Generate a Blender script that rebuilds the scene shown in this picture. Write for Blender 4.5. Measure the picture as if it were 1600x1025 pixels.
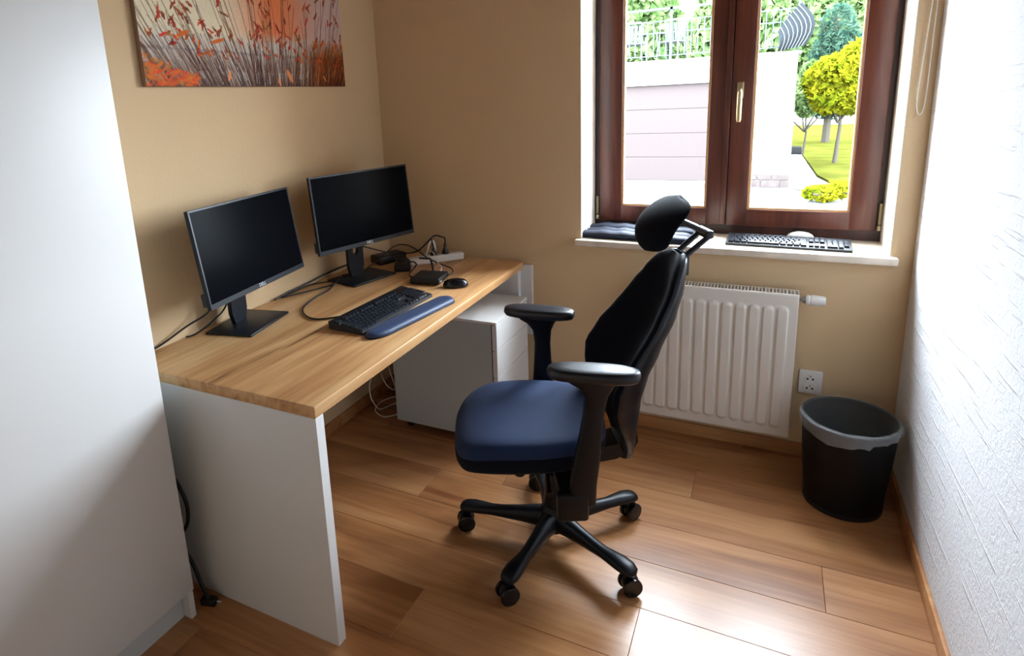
import bpy, bmesh, math, random
import numpy as np
from mathutils import Vector, Matrix, Euler

for o in list(bpy.data.objects):
    bpy.data.objects.remove(o)
scene = bpy.context.scene
C = scene.collection
PI = math.pi
rnd = random.Random(7)

# ------------------------------------------------------------------ camera
cam_d = bpy.data.cameras.new('camera')
cam = bpy.data.objects.new('camera', cam_d)
C.objects.link(cam)
cam_d.sensor_width = 36
cam_d.lens = 959.45 / 1600 * 36
cam_d.shift_x = (800 - 707.4) / 1600
cam_d.shift_y = (374.05 - 512.5) / 1600
cam_d.clip_start = 0.05
cam_d.clip_end = 200
_r = Vector((0.89049151, 0.45253215, -0.04732366))
_u = Vector((-0.05789904, 0.21586363, 0.97470539))
_f = Vector((-0.45130098, 0.86522688, -0.2184259))
m = Matrix((_r, _u, -_f)).transposed().to_4x4()
m.translation = (1.77955, -2.68198, 1.50604)
cam.matrix_world = m
scene.camera = cam

# ------------------------------------------------------------------ sky and exposure
world = bpy.data.worlds.new('world')
scene.world = world
world.use_nodes = True
bg = world.node_tree.nodes['Background']
bg.inputs[0].default_value = (0.77, 0.89, 1.0, 1)
bg.inputs[1].default_value = 58.0
scene.view_settings.view_transform = 'Standard'
scene.view_settings.look = 'None'
scene.view_settings.exposure = 0.0
scene.view_settings.gamma = 1.0
scene.view_settings.use_curve_mapping = False
# sky portal: helps the renderer find the sky through the window, gives off no light itself
pd = bpy.data.lights.new('window_portal', 'AREA')
pd.shape = 'RECTANGLE'
pd.size = 1.14
pd.size_y = 1.28
pd.cycles.is_portal = True
po = bpy.data.objects.new('window_portal', pd)
po.location = (1.62, 0.42, 1.52)
po.rotation_euler = (-PI / 2, 0, 0)
C.objects.link(po)

# ------------------------------------------------------------------ materials
def srgb(r, g, b):
    def f(c):
        c /= 255
        return c / 12.92 if c <= 0.04045 else ((c + 0.055) / 1.055) ** 2.4
    return (f(r), f(g), f(b), 1)

def mat(name, col, rough=0.5, metal=0.0, bump=None, spec=0.5, var=None, sheen=0.0, coat=0.0):
    """bump=(scale, strength[, stretch xyz]); var=(scale, amount) mottles the colour"""
    mt = bpy.data.materials.new(name)
    mt.use_nodes = True
    nt = mt.node_tree
    b = nt.nodes['Principled BSDF']
    b.inputs['Base Color'].default_value = col
    b.inputs['Roughness'].default_value = rough
    b.inputs['Metallic'].default_value = metal
    b.inputs['Specular IOR Level'].default_value = spec
    b.inputs['Sheen Weight'].default_value = sheen
    b.inputs['Coat Weight'].default_value = coat
    if bump or var:
        tc = nt.nodes.new('ShaderNodeTexCoord')
    if bump:
        mp = nt.nodes.new('ShaderNodeMapping')
        mp.inputs['Scale'].default_value = bump[2] if len(bump) > 2 else (1, 1, 1)
        n = nt.nodes.new('ShaderNodeTexNoise')
        n.inputs['Scale'].default_value = bump[0]
        n.inputs['Detail'].default_value = 4
        bp = nt.nodes.new('ShaderNodeBump')
        bp.inputs['Strength'].default_value = bump[1]
        bp.inputs['Distance'].default_value = 0.004
        nt.links.new(tc.outputs['Object'], mp.inputs[0])
        nt.links.new(mp.outputs[0], n.inputs['Vector'])
        nt.links.new(n.outputs[0], bp.inputs['Height'])
        nt.links.new(bp.outputs[0], b.inputs['Normal'])
    if var:
        n2 = nt.nodes.new('ShaderNodeTexNoise')
        n2.inputs['Scale'].default_value = var[0]
        n2.inputs['Detail'].default_value = 5
        nt.links.new(tc.outputs['Object'], n2.inputs['Vector'])
        mr = nt.nodes.new('ShaderNodeMapRange')
        mr.inputs['From Min'].default_value = 0.3
        mr.inputs['From Max'].default_value = 0.7
        mr.inputs['To Min'].default_value = 1 - var[1]
        mr.inputs['To Max'].default_value = 1 + var[1]
        nt.links.new(n2.outputs[0], mr.inputs[0])
        mx = nt.nodes.new('ShaderNodeMix')
        mx.data_type = 'RGBA'
        mx.blend_type = 'MULTIPLY'
        mx.inputs[0].default_value = 1
        mx.inputs[6].default_value = col
        nt.links.new(mr.outputs[0], mx.inputs[7])
        nt.links.new(mx.outputs[2], b.inputs['Base Color'])
    return mt

def wood(name, dark, mid, light, axis, rough=0.35, scale=1.0, per_object=False, cracks=0.5, bumpk=0.15, spec=0.5):
    """wood grain running along axis 0 (x), 1 (y) or 2 (z)"""
    mt = bpy.data.materials.new(name)
    mt.use_nodes = True
    nt = mt.node_tree
    b = nt.nodes['Principled BSDF']
    b.inputs['Roughness'].default_value = rough
    b.inputs['Specular IOR Level'].default_value = spec
    tc = nt.nodes.new('ShaderNodeTexCoord')
    src = tc.outputs['Object']
    if per_object:
        oi = nt.nodes.new('ShaderNodeObjectInfo')
        mu = nt.nodes.new('ShaderNodeVectorMath')
        mu.operation = 'SCALE'
        mu.inputs[0].default_value = (13.7, 9.1, 5.3)
        nt.links.new(oi.outputs['Random'], mu.inputs['Scale'])
        ad = nt.nodes.new('ShaderNodeVectorMath')
        nt.links.new(src, ad.inputs[0])
        nt.links.new(mu.outputs[0], ad.inputs[1])
        src = ad.outputs[0]
    def noise(sc, stretch, det, dist=0.0):
        mp = nt.nodes.new('ShaderNodeMapping')
        s = [1.0, 1.0, 1.0]
        s[axis] = 1.0 / stretch
        mp.inputs['Scale'].default_value = s
        n = nt.nodes.new('ShaderNodeTexNoise')
        n.inputs['Scale'].default_value = sc * scale
        n.inputs['Detail'].default_value = det
        n.inputs['Roughness'].default_value = 0.6
        n.inputs['Distortion'].default_value = dist
        nt.links.new(src, mp.inputs[0])
        nt.links.new(mp.outputs[0], n.inputs['Vector'])
        return n.outputs[0]
    big = noise(7, 7, 3, 0.6)
    fine = noise(60, 22, 6, 0.2)
    crack = noise(22, 16, 2, 0.5)
    add = nt.nodes.new('ShaderNodeMath')
    add.operation = 'MULTIPLY_ADD'
    add.inputs[1].default_value = 0.45
    nt.links.new(fine, add.inputs[0])
    nt.links.new(big, add.inputs[2])
    rp = nt.nodes.new('ShaderNodeValToRGB')
    e = rp.color_ramp.elements
    e[0].position = 0.52
    e[0].color = dark
    e[1].position = 0.92
    e[1].color = light
    k = e.new(0.72)
    k.color = mid
    nt.links.new(add.outputs[0], rp.inputs[0])
    cr = nt.nodes.new('ShaderNodeValToRGB')
    cr.color_ramp.elements[0].position = 0.26
    v = 1 - cracks
    cr.color_ramp.elements[0].color = (v, v * 0.85, v * 0.75, 1)
    cr.color_ramp.elements[1].position = 0.36
    cr.color_ramp.elements[1].color = (1, 1, 1, 1)
    nt.links.new(crack, cr.inputs[0])
    mx = nt.nodes.new('ShaderNodeMix')
    mx.data_type = 'RGBA'
    mx.blend_type = 'MULTIPLY'
    mx.inputs[0].default_value = 1
    nt.links.new(rp.outputs[0], mx.inputs[6])
    nt.links.new(cr.outputs[0], mx.inputs[7])
    out = mx.outputs[2]
    if per_object:
        mr = nt.nodes.new('ShaderNodeMapRange')
        mr.inputs['To Min'].default_value = 0.86
        mr.inputs['To Max'].default_value = 1.10
        nt.links.new(oi.outputs['Random'], mr.inputs[0])
        m2 = nt.nodes.new('ShaderNodeMix')
        m2.data_type = 'RGBA'
        m2.blend_type = 'MULTIPLY'
        m2.inputs[0].default_value = 1
        nt.links.new(out, m2.inputs[6])
        nt.links.new(mr.outputs[0], m2.inputs[7])
        out = m2.outputs[2]
    nt.links.new(out, b.inputs['Base Color'])
    bp = nt.nodes.new('ShaderNodeBump')
    bp.inputs['Strength'].default_value = bumpk
    bp.inputs['Distance'].default_value = 0.002
    nt.links.new(fine, bp.inputs['Height'])
    nt.links.new(bp.outputs[0], b.inputs['Normal'])
    return mt

def plaster(name, col, streak=False):
    mt = mat(name, col, 0.85, bump=(90, 0.25), spec=0.2)
    if streak:
        # embossed wallpaper: fine crumpled relief with slanting trowel ridges
        nt = mt.node_tree
        b = nt.nodes['Principled BSDF']
        for l in list(nt.links):
            if l.to_socket == b.inputs['Normal']:
                nt.links.remove(l)
        tc = nt.nodes.new('ShaderNodeTexCoord')
        mp = nt.nodes.new('ShaderNodeMapping')
        mp.inputs['Rotation'].default_value = (math.radians(-38), 0, 0)
        mp.inputs['Scale'].default_value = (1, 0.55, 10)
        n1 = nt.nodes.new('ShaderNodeTexNoise')
        n1.inputs['Scale'].default_value = 6
        n1.inputs['Detail'].default_value = 3
        r1 = nt.nodes.new('ShaderNodeValToRGB')
        r1.color_ramp.elements[0].position = 0.585
        r1.color_ramp.elements[1].position = 0.66
        n2 = nt.nodes.new('ShaderNodeTexNoise')
        n2.inputs['Scale'].default_value = 55
        n2.inputs['Detail'].default_value = 6
        n2.inputs['Roughness'].default_value = 0.65
        n2.inputs['Distortion'].default_value = 0.8
        ad = nt.nodes.new('ShaderNodeMath')
        ad.operation = 'MULTIPLY_ADD'
        ad.inputs[1].default_value = 0.7
        bp = nt.nodes.new('ShaderNodeBump')
        bp.inputs['Strength'].default_value = 0.55
        bp.inputs['Distance'].default_value = 0.008
        nt.links.new(tc.outputs['Object'], mp.inputs[0])
        nt.links.new(mp.outputs[0], n1.inputs['Vector'])
        nt.links.new(n1.outputs[0], r1.inputs[0])
        nt.links.new(tc.outputs['Object'], n2.inputs['Vector'])
        nt.links.new(r1.outputs[0], ad.inputs[0])
        nt.links.new(n2.outputs[0], ad.inputs[2])
        nt.links.new(ad.outputs[0], bp.inputs['Height'])
        nt.links.new(bp.outputs[0], b.inputs['Normal'])
    return mt

def glass_mat(name, tint=(1, 1, 1, 1)):
    mt = bpy.data.materials.new(name)
    mt.use_nodes = True
    nt = mt.node_tree
    nt.nodes.remove(nt.nodes['Principled BSDF'])
    out = nt.nodes['Material Output']
    t = nt.nodes.new('ShaderNodeBsdfTransparent')
    t.inputs[0].default_value = tint
    g = nt.nodes.new('ShaderNodeBsdfGlossy')
    g.inputs['Roughness'].default_value = 0.02
    fr = nt.nodes.new('ShaderNodeFresnel')
    fr.inputs[0].default_value = 1.25
    mx = nt.nodes.new('ShaderNodeMixShader')
    nt.links.new(fr.outputs[0], mx.inputs[0])
    nt.links.new(t.outputs[0], mx.inputs[1])
    nt.links.new(g.outputs[0], mx.inputs[2])
    nt.links.new(mx.outputs[0], out.inputs[0])
    return mt

def film_mat(name, col, opacity, rough=0.3, grid=None):
    """thin see-through film or wire mesh"""
    mt = mat(name, col, rough)
    nt = mt.node_tree
    b = nt.nodes['Principled BSDF']
    out = nt.nodes['Material Output']
    t = nt.nodes.new('ShaderNodeBsdfTransparent')
    mx = nt.nodes.new('ShaderNodeMixShader')
    mx.inputs[0].default_value = opacity
    nt.links.new(t.outputs[0], mx.inputs[1])
    nt.links.new(b.outputs[0], mx.inputs[2])
    nt.links.new(mx.outputs[0], out.inputs[0])
    return mt

def leaf_mat(name, a, bcol):
    mt = bpy.data.materials.new(name)
    mt.use_nodes = True
    nt = mt.node_tree
    nt.nodes.remove(nt.nodes['Principled BSDF'])
    out = nt.nodes['Material Output']
    tc = nt.nodes.new('ShaderNodeTexCoord')
    n = nt.nodes.new('ShaderNodeTexNoise')
    n.inputs['Scale'].default_value = 3.0
    rp = nt.nodes.new('ShaderNodeValToRGB')
    rp.color_ramp.elements[0].position = 0.35
    rp.color_ramp.elements[0].color = a
    rp.color_ramp.elements[1].position = 0.65
    rp.color_ramp.elements[1].color = bcol
    df = nt.nodes.new('ShaderNodeBsdfDiffuse')
    tr = nt.nodes.new('ShaderNodeBsdfTranslucent')
    mx = nt.nodes.new('ShaderNodeMixShader')
    mx.inputs[0].default_value = 0.4
    nt.links.new(tc.outputs['Object'], n.inputs['Vector'])
    nt.links.new(n.outputs[0], rp.inputs[0])
    nt.links.new(rp.outputs[0], df.inputs[0])
    nt.links.new(rp.outputs[0], tr.inputs[0])
    nt.links.new(df.outputs[0], mx.inputs[1])
    nt.links.new(tr.outputs[0], mx.inputs[2])
    nt.links.new(mx.outputs[0], out.inputs[0])
    return mt

M = {}
M['wall'] = plaster('beige_wall_paint', (0.70, 0.505, 0.30, 1))
M['reveal'] = plaster('cream_reveal_paint', (0.80, 0.76, 0.68, 1))
M['wall_white'] = plaster('white_embossed_wallpaper', (0.78, 0.79, 0.82, 1), True)
M['ceiling'] = wood('pine_ceiling_boards', srgb(120, 78, 44), srgb(150, 104, 62), srgb(172, 126, 80), 1, 0.5, 0.9, False, 0.2, 0.05)
M['wall_light'] = plaster('off_white_wall_paint', (0.86, 0.74, 0.57, 1))
M['plank'] = wood('laminate_oak', srgb(138, 88, 52), srgb(170, 116, 72), srgb(192, 140, 94), 0, 0.30, 0.9, True, 0.22, 0.04)
M['joint'] = mat('dark_floor_joint', srgb(70, 40, 22), 0.8)
M['skirt'] = wood('oak_skirting', srgb(140, 88, 48), srgb(180, 122, 74), srgb(202, 150, 98), 0, 0.45, 1.0, False, 0.2, 0.05)
M['desk'] = wood('oak_desktop', srgb(172, 120, 74), srgb(210, 162, 110), srgb(230, 192, 142), 1, 0.4, 0.8, False, 0.55, 0.1)
M['white'] = mat('white_melamine', (0.76, 0.755, 0.74, 1), 0.42, bump=(150, 0.03))
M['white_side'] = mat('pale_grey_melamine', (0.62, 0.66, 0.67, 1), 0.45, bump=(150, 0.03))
M['white_edge'] = mat('white_edge_band', (0.80, 0.80, 0.79, 1), 0.4)
M['carcass'] = mat('shade_toned_carcass', (0.44, 0.48, 0.49, 1), 0.45, bump=(150, 0.03))  # white unit's side, with the shade under the desk put into its colour
M['gap'] = mat('dark_gap', (0.03, 0.035, 0.04, 1), 0.7)
M['frame'] = wood('mahogany_window_wood', srgb(66, 30, 22), srgb(90, 44, 31), srgb(108, 56, 39), 2, 0.35, 1.2, False, 0.15, 0.05)
M['frame_dark'] = wood('dark_frame_wood', srgb(34, 14, 12), srgb(58, 26, 20), srgb(80, 38, 26), 2, 0.4, 1.2, False, 0.15, 0.05)
M['bead'] = mat('glazing_bead', srgb(214, 168, 116), 0.4)
M['glass'] = glass_mat('window_glass')
M['brass'] = mat('champagne_metal', srgb(190, 176, 140), 0.35, 0.8)
M['stone'] = mat('polished_beige_marble', srgb(222, 208, 190), 0.25, var=(14, 0.12), bump=(40, 0.02))
M['black'] = mat('black_plastic', (0.005, 0.0055, 0.007, 1), 0.45)
M['black_gloss'] = mat('glossy_black_plastic', (0.004, 0.005, 0.008, 1), 0.22)
M['bezel'] = mat('matte_dark_bezel', (0.006, 0.009, 0.015, 1), 0.38, spec=0.3, bump=(300, 0.05))
M['screen'] = mat('dark_lcd_screen', (0.003, 0.0035, 0.005, 1), 0.22, spec=0.10)
M['screen'].node_tree.nodes['Principled BSDF'].inputs['IOR'].default_value = 1.15
M['silver'] = mat('silver_print', (0.6, 0.62, 0.65, 1), 0.35, 0.3)
M['key'] = mat('keycap_plastic', (0.008, 0.011, 0.018, 1), 0.35)
M['gel'] = mat('blue_black_wrist_fabric', (0.010, 0.031, 0.095, 1), 0.5, bump=(400, 0.12), sheen=0.05)
M['cable'] = mat('black_cable_rubber', (0.004, 0.004, 0.0045, 1), 0.5)
M['white_plastic'] = mat('white_plastic', (0.78, 0.76, 0.72, 1), 0.4)
M['cord'] = mat('off_white_cord', (0.82, 0.80, 0.76, 1), 0.6)
M['fabric'] = mat('navy_chair_fabric', (0.006, 0.021, 0.072, 1), 0.75, bump=(700, 0.2), sheen=0.06, spec=0.25)
M['fabric_shaded'] = mat('shaded_chair_fabric', (0.003, 0.0045, 0.010, 1), 0.8, bump=(700, 0.2), sheen=0.02, spec=0.1)  # darker copy of the navy fabric, shade on the chair painted in
M['chair_plastic'] = mat('black_chair_plastic', (0.0035, 0.0045, 0.007, 1), 0.38, bump=(900, 0.05), spec=0.28)
M['arm_pad'] = mat('soft_black_arm_pad', (0.006, 0.009, 0.015, 1), 0.36, bump=(900, 0.06))
M['chrome'] = mat('dull_grey_metal', (0.35, 0.36, 0.38, 1), 0.3, 1.0)
M['radiator'] = mat('white_radiator_enamel', (0.78, 0.74, 0.68, 1), 0.35)
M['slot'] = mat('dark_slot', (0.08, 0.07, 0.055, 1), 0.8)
M['bin'] = film_mat('black_wire_mesh', (0.003, 0.0032, 0.004, 1), 0.97, 0.5)
M['bin'].node_tree.nodes['Principled BSDF'].inputs['Specular IOR Level'].default_value = 0.2
M['bin_solid'] = mat('black_bin_metal', (0.005, 0.0055, 0.007, 1), 0.4)
M['liner'] = film_mat('clear_bin_liner', (0.55, 0.58, 0.58, 1), 0.13, 0.2)
M['cushion'] = mat('navy_quilted_cushion', (0.005, 0.011, 0.032, 1), 0.7, bump=(500, 0.2), sheen=0.04)

# ------------------------------------------------------------------ mesh helpers
class MB:
    def __init__(self):
        self.v = []
        self.f = []

    def add(self, verts, faces):
        o = len(self.v)
        self.v += [tuple(p) for p in verts]
        self.f += [tuple(i + o for i in q) for q in faces]
        return self

    def box(self, x0, x1, y0, y1, z0, z1, bev=0.0, seg=2, rot=None, about=None):
        bm = bmesh.new()
        bmesh.ops.create_cube(bm, size=1)
        for q in bm.verts:
            q.co = Vector(((x0 + x1) / 2 + q.co.x * (x1 - x0), (y0 + y1) / 2 + q.co.y * (y1 - y0), (z0 + z1) / 2 + q.co.z * (z1 - z0)))
        if bev:
            bmesh.ops.bevel(bm, geom=bm.edges[:], offset=bev, segments=seg, profile=0.5, affect='EDGES', clamp_overlap=True)
        if rot:
            bmesh.ops.rotate(bm, verts=bm.verts[:], cent=about or ((x0 + x1) / 2, (y0 + y1) / 2, (z0 + z1) / 2), matrix=Euler(rot).to_matrix())
        bm.verts.index_update()
        self.add([q.co[:] for q in bm.verts], [[q.index for q in fc.verts] for fc in bm.faces])
        bm.free()
        return self

    def loft(self, rings, caps=True, closed=True):
        n = len(rings[0])
        vs = [p for rg in rings for p in rg]
        fs = []
        for i in range(len(rings) - 1):
            for j in range(n if closed else n - 1):
                k = (j + 1) % n
                fs.append((i * n + j, i * n + k, (i + 1) * n + k, (i + 1) * n + j))
        if caps:
            fs.append(tuple(reversed(range(n))))
            fs.append(tuple((len(rings) - 1) * n + j for j in range(n)))
        return self.add(vs, fs)

    def tube(self, pts, r, n=8, smooth=0, caps=True):
        pts = [Vector(p) for p in pts]
        if smooth:
            pts = catmull(pts, smooth)
        rr = r if isinstance(r, (list, tuple)) else [r] * len(pts)
        if len(rr) != len(pts):
            rr = [rr[0] + (rr[-1] - rr[0]) * i / (len(pts) - 1) for i in range(len(pts))]
        rings = []
        prev = None
        for i, p in enumerate(pts):
            t = (pts[min(i + 1, len(pts) - 1)] - pts[max(i - 1, 0)]).normalized()
            if prev is None:
                a = Vector((0, 0, 1)) if abs(t.z) < 0.9 else Vector((1, 0, 0))
                nx = t.cross(a).normalized()
            else:
                nx = (prev - t * prev.dot(t)).normalized()
            prev = nx
            ny = t.cross(nx)
            rings.append([p + (nx * math.cos(2 * PI * k / n) + ny * math.sin(2 * PI * k / n)) * rr[i] for k in range(n)])
        return self.loft(rings, caps)

    def lathe(self, prof, cx=0, cy=0, n=24, axis='z', cz=0, caps=True):
        rings = []
        for (r, h) in prof:
            rg = []
            for k in range(n):
                a = 2 * PI * k / n
                c, s = r * math.cos(a), r * math.sin(a)
                if axis == 'z':
                    rg.append((cx + c, cy + s, cz + h))
                elif axis == 'x':
                    rg.append((cx + h, cy + c, cz + s))
                else:
                    rg.append((cx + s, cy + h, cz + c))
            rings.append(rg)
        return self.loft(rings, caps)

    def prism(self, poly, x0, x1, axis=0):
        """polygon (a,b) extruded along axis"""
        def P(t, a, b):
            return (t, a, b) if axis == 0 else ((a, t, b) if axis == 1 else (a, b, t))
        return self.loft([[P(x0, a, b) for a, b in poly], [P(x1, a, b) for a, b in poly]])

    def quad(self, a, b, c, d):
        return self.add([a, b, c, d], [(0, 1, 2, 3)])

    def mesh(self, name, smooth=35):
        me = bpy.data.meshes.new(name)
        me.from_pydata(self.v, [], self.f)
        bm = bmesh.new()
        bm.from_mesh(me)
        bmesh.ops.recalc_face_normals(bm, faces=bm.faces[:])
        bm.to_mesh(me)
        bm.free()
        if smooth:
            me.shade_smooth()
            me.set_sharp_from_angle(angle=math.radians(smooth))
        return me

def catmull(pts, sub):
    out = []
    n = len(pts)
    for i in range(n - 1):
        p0, p1, p2, p3 = pts[max(i - 1, 0)], pts[i], pts[i + 1], pts[min(i + 2, n - 1)]
        for k in range(sub):
            t = k / sub
            out.append(0.5 * ((2 * p1) + (p2 - p0) * t + (2 * p0 - 5 * p1 + 4 * p2 - p3) * t * t + (3 * p1 - p0 - 3 * p2 + p3) * t ** 3))
    out.append(pts[-1])
    return out

def interp(tab, z):
    if z <= tab[0][0]:
        return tab[0][1]
    for (a, va), (b, vb) in zip(tab, tab[1:]):
        if z <= b:
            t = (z - a) / (b - a)
            t = t * t * (3 - 2 * t) * 0.5 + t * 0.5
            return va + (vb - va) * t
    return tab[-1][1]

WM = {}
def tag(o, label=None, cat=None, group=None, kind=None):
    if label: o['label'] = label
    if cat: o['category'] = cat
    if group: o['group'] = group
    if kind: o['kind'] = kind
    return o

def thing(name, loc=(0, 0, 0), rotz=0.0, label=None, cat=None, group=None, kind=None):
    o = bpy.data.objects.new(name, None)
    o.empty_display_size = 0.05
    C.objects.link(o)
    o.location = loc
    o.rotation_euler = (0, 0, rotz)
    WM[o.name] = Matrix.Translation(loc) @ Matrix.Rotation(rotz, 4, 'Z')
    return tag(o, label, cat, group, kind)

def ob(name, mb, material, parent=None, smooth=35, world=False, kind=None, label=None):
    """one mesh object; with world=True the vertices are given in room coordinates"""
    if world and parent is not None:
        root = parent
        while root.parent:
            root = root.parent
        if root.name in WM:
            inv = WM[root.name].inverted()
            mb.v = [tuple(inv @ Vector(p)) for p in mb.v]
    me = mb.mesh(name, smooth) if isinstance(mb, MB) else mb
    o = bpy.data.objects.new(name, me)
    C.objects.link(o)
    if material is not None and not me.materials:
        me.materials.append(material)
    if parent is not None:
        o.parent = parent
    return tag(o, label, None, None, kind)

def single(name, mb, material, loc, label, cat, group=None, smooth=35, kind=None):
    """a thing that is one mesh, given in room coordinates, origin at its base"""
    L = Vector(loc)
    mb.v = [tuple(Vector(p) - L) for p in mb.v]
    o = ob(name, mb, material, None, smooth)
    o.location = loc
    return tag(o, label, cat, group, kind)

# ------------------------------------------------------------------ room dimensions
W = 2.27          # right wall
YR = -3.75        # wall behind the camera
ZC = 2.55
WX0, WX1, WZ0, WZ1 = 1.037, 2.200, 0.873, 2.16   # window opening
YO = 0.42         # outer face of window wall

# floor: sub-base plus laminate planks
fl = thing('floor', (0, 0, 0), label='oak laminate floor of wide planks', kind='structure')
ob('subfloor', MB().box(0, W, YR, 0, -0.12, -0.0085), M['joint'], fl)
row = 0
y = 0.127
PWD = 0.2
joints = {3: 0.9, 4: 2.004 - 1.38, 5: 0.876, 6: 1.513 - 1.38, 7: 0.88}
while y > YR:
    y1 = min(y, 0.0)
    y0 = max(y - PWD, YR)
    k = round((0.127 - y) / PWD)
    j = joints.get(k, (0.37 + 0.61 * k) % 1.38)
    xs = sorted({0.0, W} | {j + 1.38 * q for q in range(-2, 3) if 0.02 < j + 1.38 * q < W - 0.02})
    for a, b in zip(xs, xs[1:]):
        g = 0.0005
        cx, cy = (a + b) / 2, (y0 + y1) / 2
        p = ob('plank', MB().box(a + g - cx, b - g - cx, y0 + g - cy, y1 - g - cy, -0.0085, 0, 0.0008, 1), M['plank'], fl, 30)
        p.location = (cx, cy, 0)
    y -= PWD

o = ob('wall_left', MB().box(-0.15, 0, YR - 0.15, YO, -0.1, ZC + 0.1), M['wall'])
tag(o, 'beige painted wall behind the desk', kind='structure')
wb = MB()
wb.box(0, WX0, 0, YO, -0.1, ZC + 0.1)
wb.box(WX1, W, 0, YO, -0.1, ZC + 0.1)
wb.box(WX0, WX1, 0, YO, -0.1, WZ0 - 0.028)
wb.box(WX0, WX1, 0, YO, WZ1, ZC + 0.1)
o = ob('wall_back', wb, M['wall'])
tag(o, 'beige painted wall with the window', kind='structure')
rl = thing('trim_1', (WX0, 0, WZ0), label='cream painted window reveal', kind='structure')
t_ = 0.003
ob('reveal_side', MB().box(WX0, WX0 + t_, 0.0, 0.25, WZ0, WZ1), M['reveal'], rl, world=True)
ob('reveal_side', MB().box(WX1 - t_, WX1, 0.0, 0.25, WZ0, WZ1), M['reveal'], rl, world=True)
ob('reveal_head', MB().box(WX0, WX1, 0.0, 0.25, WZ1 - t_, WZ1), M['reveal'], rl, world=True)
wr = thing('wall_right', (W, 0, 0), label='white embossed wallpaper wall beside the window', kind='structure')
ob('wall_panel', MB().box(W, W + 0.15, YR - 0.15, YO, -0.1, 1.504, 0.0012, 1), M['wall_white'], wr, world=True)
ob('wall_panel', MB().box(W, W + 0.15, YR - 0.15, YO, 1.504, ZC + 0.1, 0.0012, 1), M['wall_white'], wr, world=True)
ob('wall_core', MB().box(W + 0.02, W + 0.2, YR - 0.15, YO, -0.1, ZC + 0.1), M['wall_white'], wr, world=True)
o = ob('wall_front', MB().box(-0.15, W + 0.15, YR - 0.15, YR, -0.1, ZC + 0.1), M['wall_light'])
tag(o, 'off-white wall opposite the window', kind='structure')
o = ob('ceiling', MB().box(-0.15, W + 0.15, YR - 0.15, YO, ZC, ZC + 0.15), M['ceiling'])
tag(o, 'pine board ceiling', kind='structure')
for nm, b, lab in (('baseboard_left', (0.0, 0.012, YR, 0, 0, 0.058), 'oak skirting board along the desk wall'),
                   ('baseboard_back', (0.012, W - 0.012, -0.012, 0, 0, 0.058), 'oak skirting board under the radiator'),
                   ('baseboard_right', (W - 0.012, W, YR, 0, 0, 0.058), 'oak skirting board along the white wall')):
    tag(ob(nm, MB().box(*b, 0.003, 2), M['skirt']), lab, kind='structure')

# ------------------------------------------------------------------ window
win = thing('window_1', (1.62, 0.25, WZ0), label='two-leaf mahogany window above the radiator', kind='structure')
f = MB()
f.box(WX0, WX0 + 0.05, 0.25, 0.33, WZ0, WZ1)
f.box(WX1 - 0.05, WX1, 0.25, 0.33, WZ0, WZ1)
f.box(WX0 + 0.05, WX1 - 0.05, 0.25, 0.33, WZ0, WZ0 + 0.055)
f.box(WX0 + 0.05, WX1 - 0.05, 0.25, 0.33, WZ1 - 0.05, WZ1)
ob('outer_frame', f, M['frame_dark'], win, world=True)
SZ0, SZ1 = 0.918, WZ1 - 0.04
for (a, b, ga, gb) in ((1.066, 1.6205, 1.168, 1.540), (1.6235, 2.176, 1.706, 2.083)):
    s = MB()
    s.box(a, ga, 0.228, 0.305, SZ0, SZ1, 0.004, 2)
    s.box(gb, b, 0.228, 0.305, SZ0, SZ1, 0.004, 2)
    s.box(ga - 0.002, gb + 0.002, 0.2285, 0.304, SZ0, 0.990, 0.003, 2)
    s.box(ga - 0.002, gb + 0.002, 0.2285, 0.304, 2.05, SZ1, 0.003, 2)
    sash = ob('sash', s, M['frame'], win, world=True)
    bd = MB()
    w_ = 0.009
    bd.box(ga, ga + w_, 0.236, 0.262, 0.990, 2.05)
    bd.box(gb - w_, gb, 0.236, 0.262, 0.990, 2.05)
    bd.box(ga + w_, gb - w_, 0.236, 0.262, 0.990, 0.990 + w_)
    bd.box(ga + w_, gb - w_, 0.236, 0.262, 2.05 - w_, 2.05)
    ob('glazing_bead', bd, M['bead'], sash, world=True)
    ob('glass_pane', MB().quad((ga, 0.264, 0.990), (gb, 0.264, 0.990), (gb, 0.264, 2.05), (ga, 0.264, 2.05)), M['glass'], sash, world=True)
ob('rebate', MB().box(1.60, 1.645, 0.262, 0.300, SZ0, SZ1), M['frame_dark'], win, world=True)
ob('overlap_strip', MB().box(1.598, 1.621, 0.222, 0.2285, SZ0 + 0.005, SZ1 - 0.005, 0.002, 2), M['frame'], win, world=True)
for x_ in (1.055, 2.188):
    h = MB()
    h.tube([(x_, 0.238, 0.945), (x_, 0.238, 1.03)], 0.0075, 10)
    h.lathe([(0.0, -0.012), (0.008, -0.011), (0.0095, 0.0), (0.008, 0.009), (0.0, 0.010)], x_, 0.238, 10, cz=0.931)
    ob('hinge', h, M['brass'], win, world=True)
h = MB()
h.box(1.643, 1.669, 0.219, 0.228, 1.462, 1.530, 0.004, 2)
hd = ob('handle_plate', h, M['brass'], win, world=True)
h = MB()
h.tube([(1.656, 0.222, 1.497), (1.656, 0.196, 1.497), (1.656, 0.186, 1.490), (1.656, 0.184, 1.46), (1.656, 0.186, 1.38), (1.656, 0.188, 1.368)],
       [0.008, 0.008, 0.009, 0.010, 0.010, 0.007], 12)
ob('handle_lever', h, M['brass'], hd, world=True)
tag(ob('trim_2', MB().box(1.017, 2.221, -0.038, 0.005, 0.844, 0.873, 0.005, 3).box(1.0372, 2.1998, 0.0, 0.252, 0.846, 0.873), M['stone']),
    'polished beige stone window sill over the radiator', kind='structure')

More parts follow.
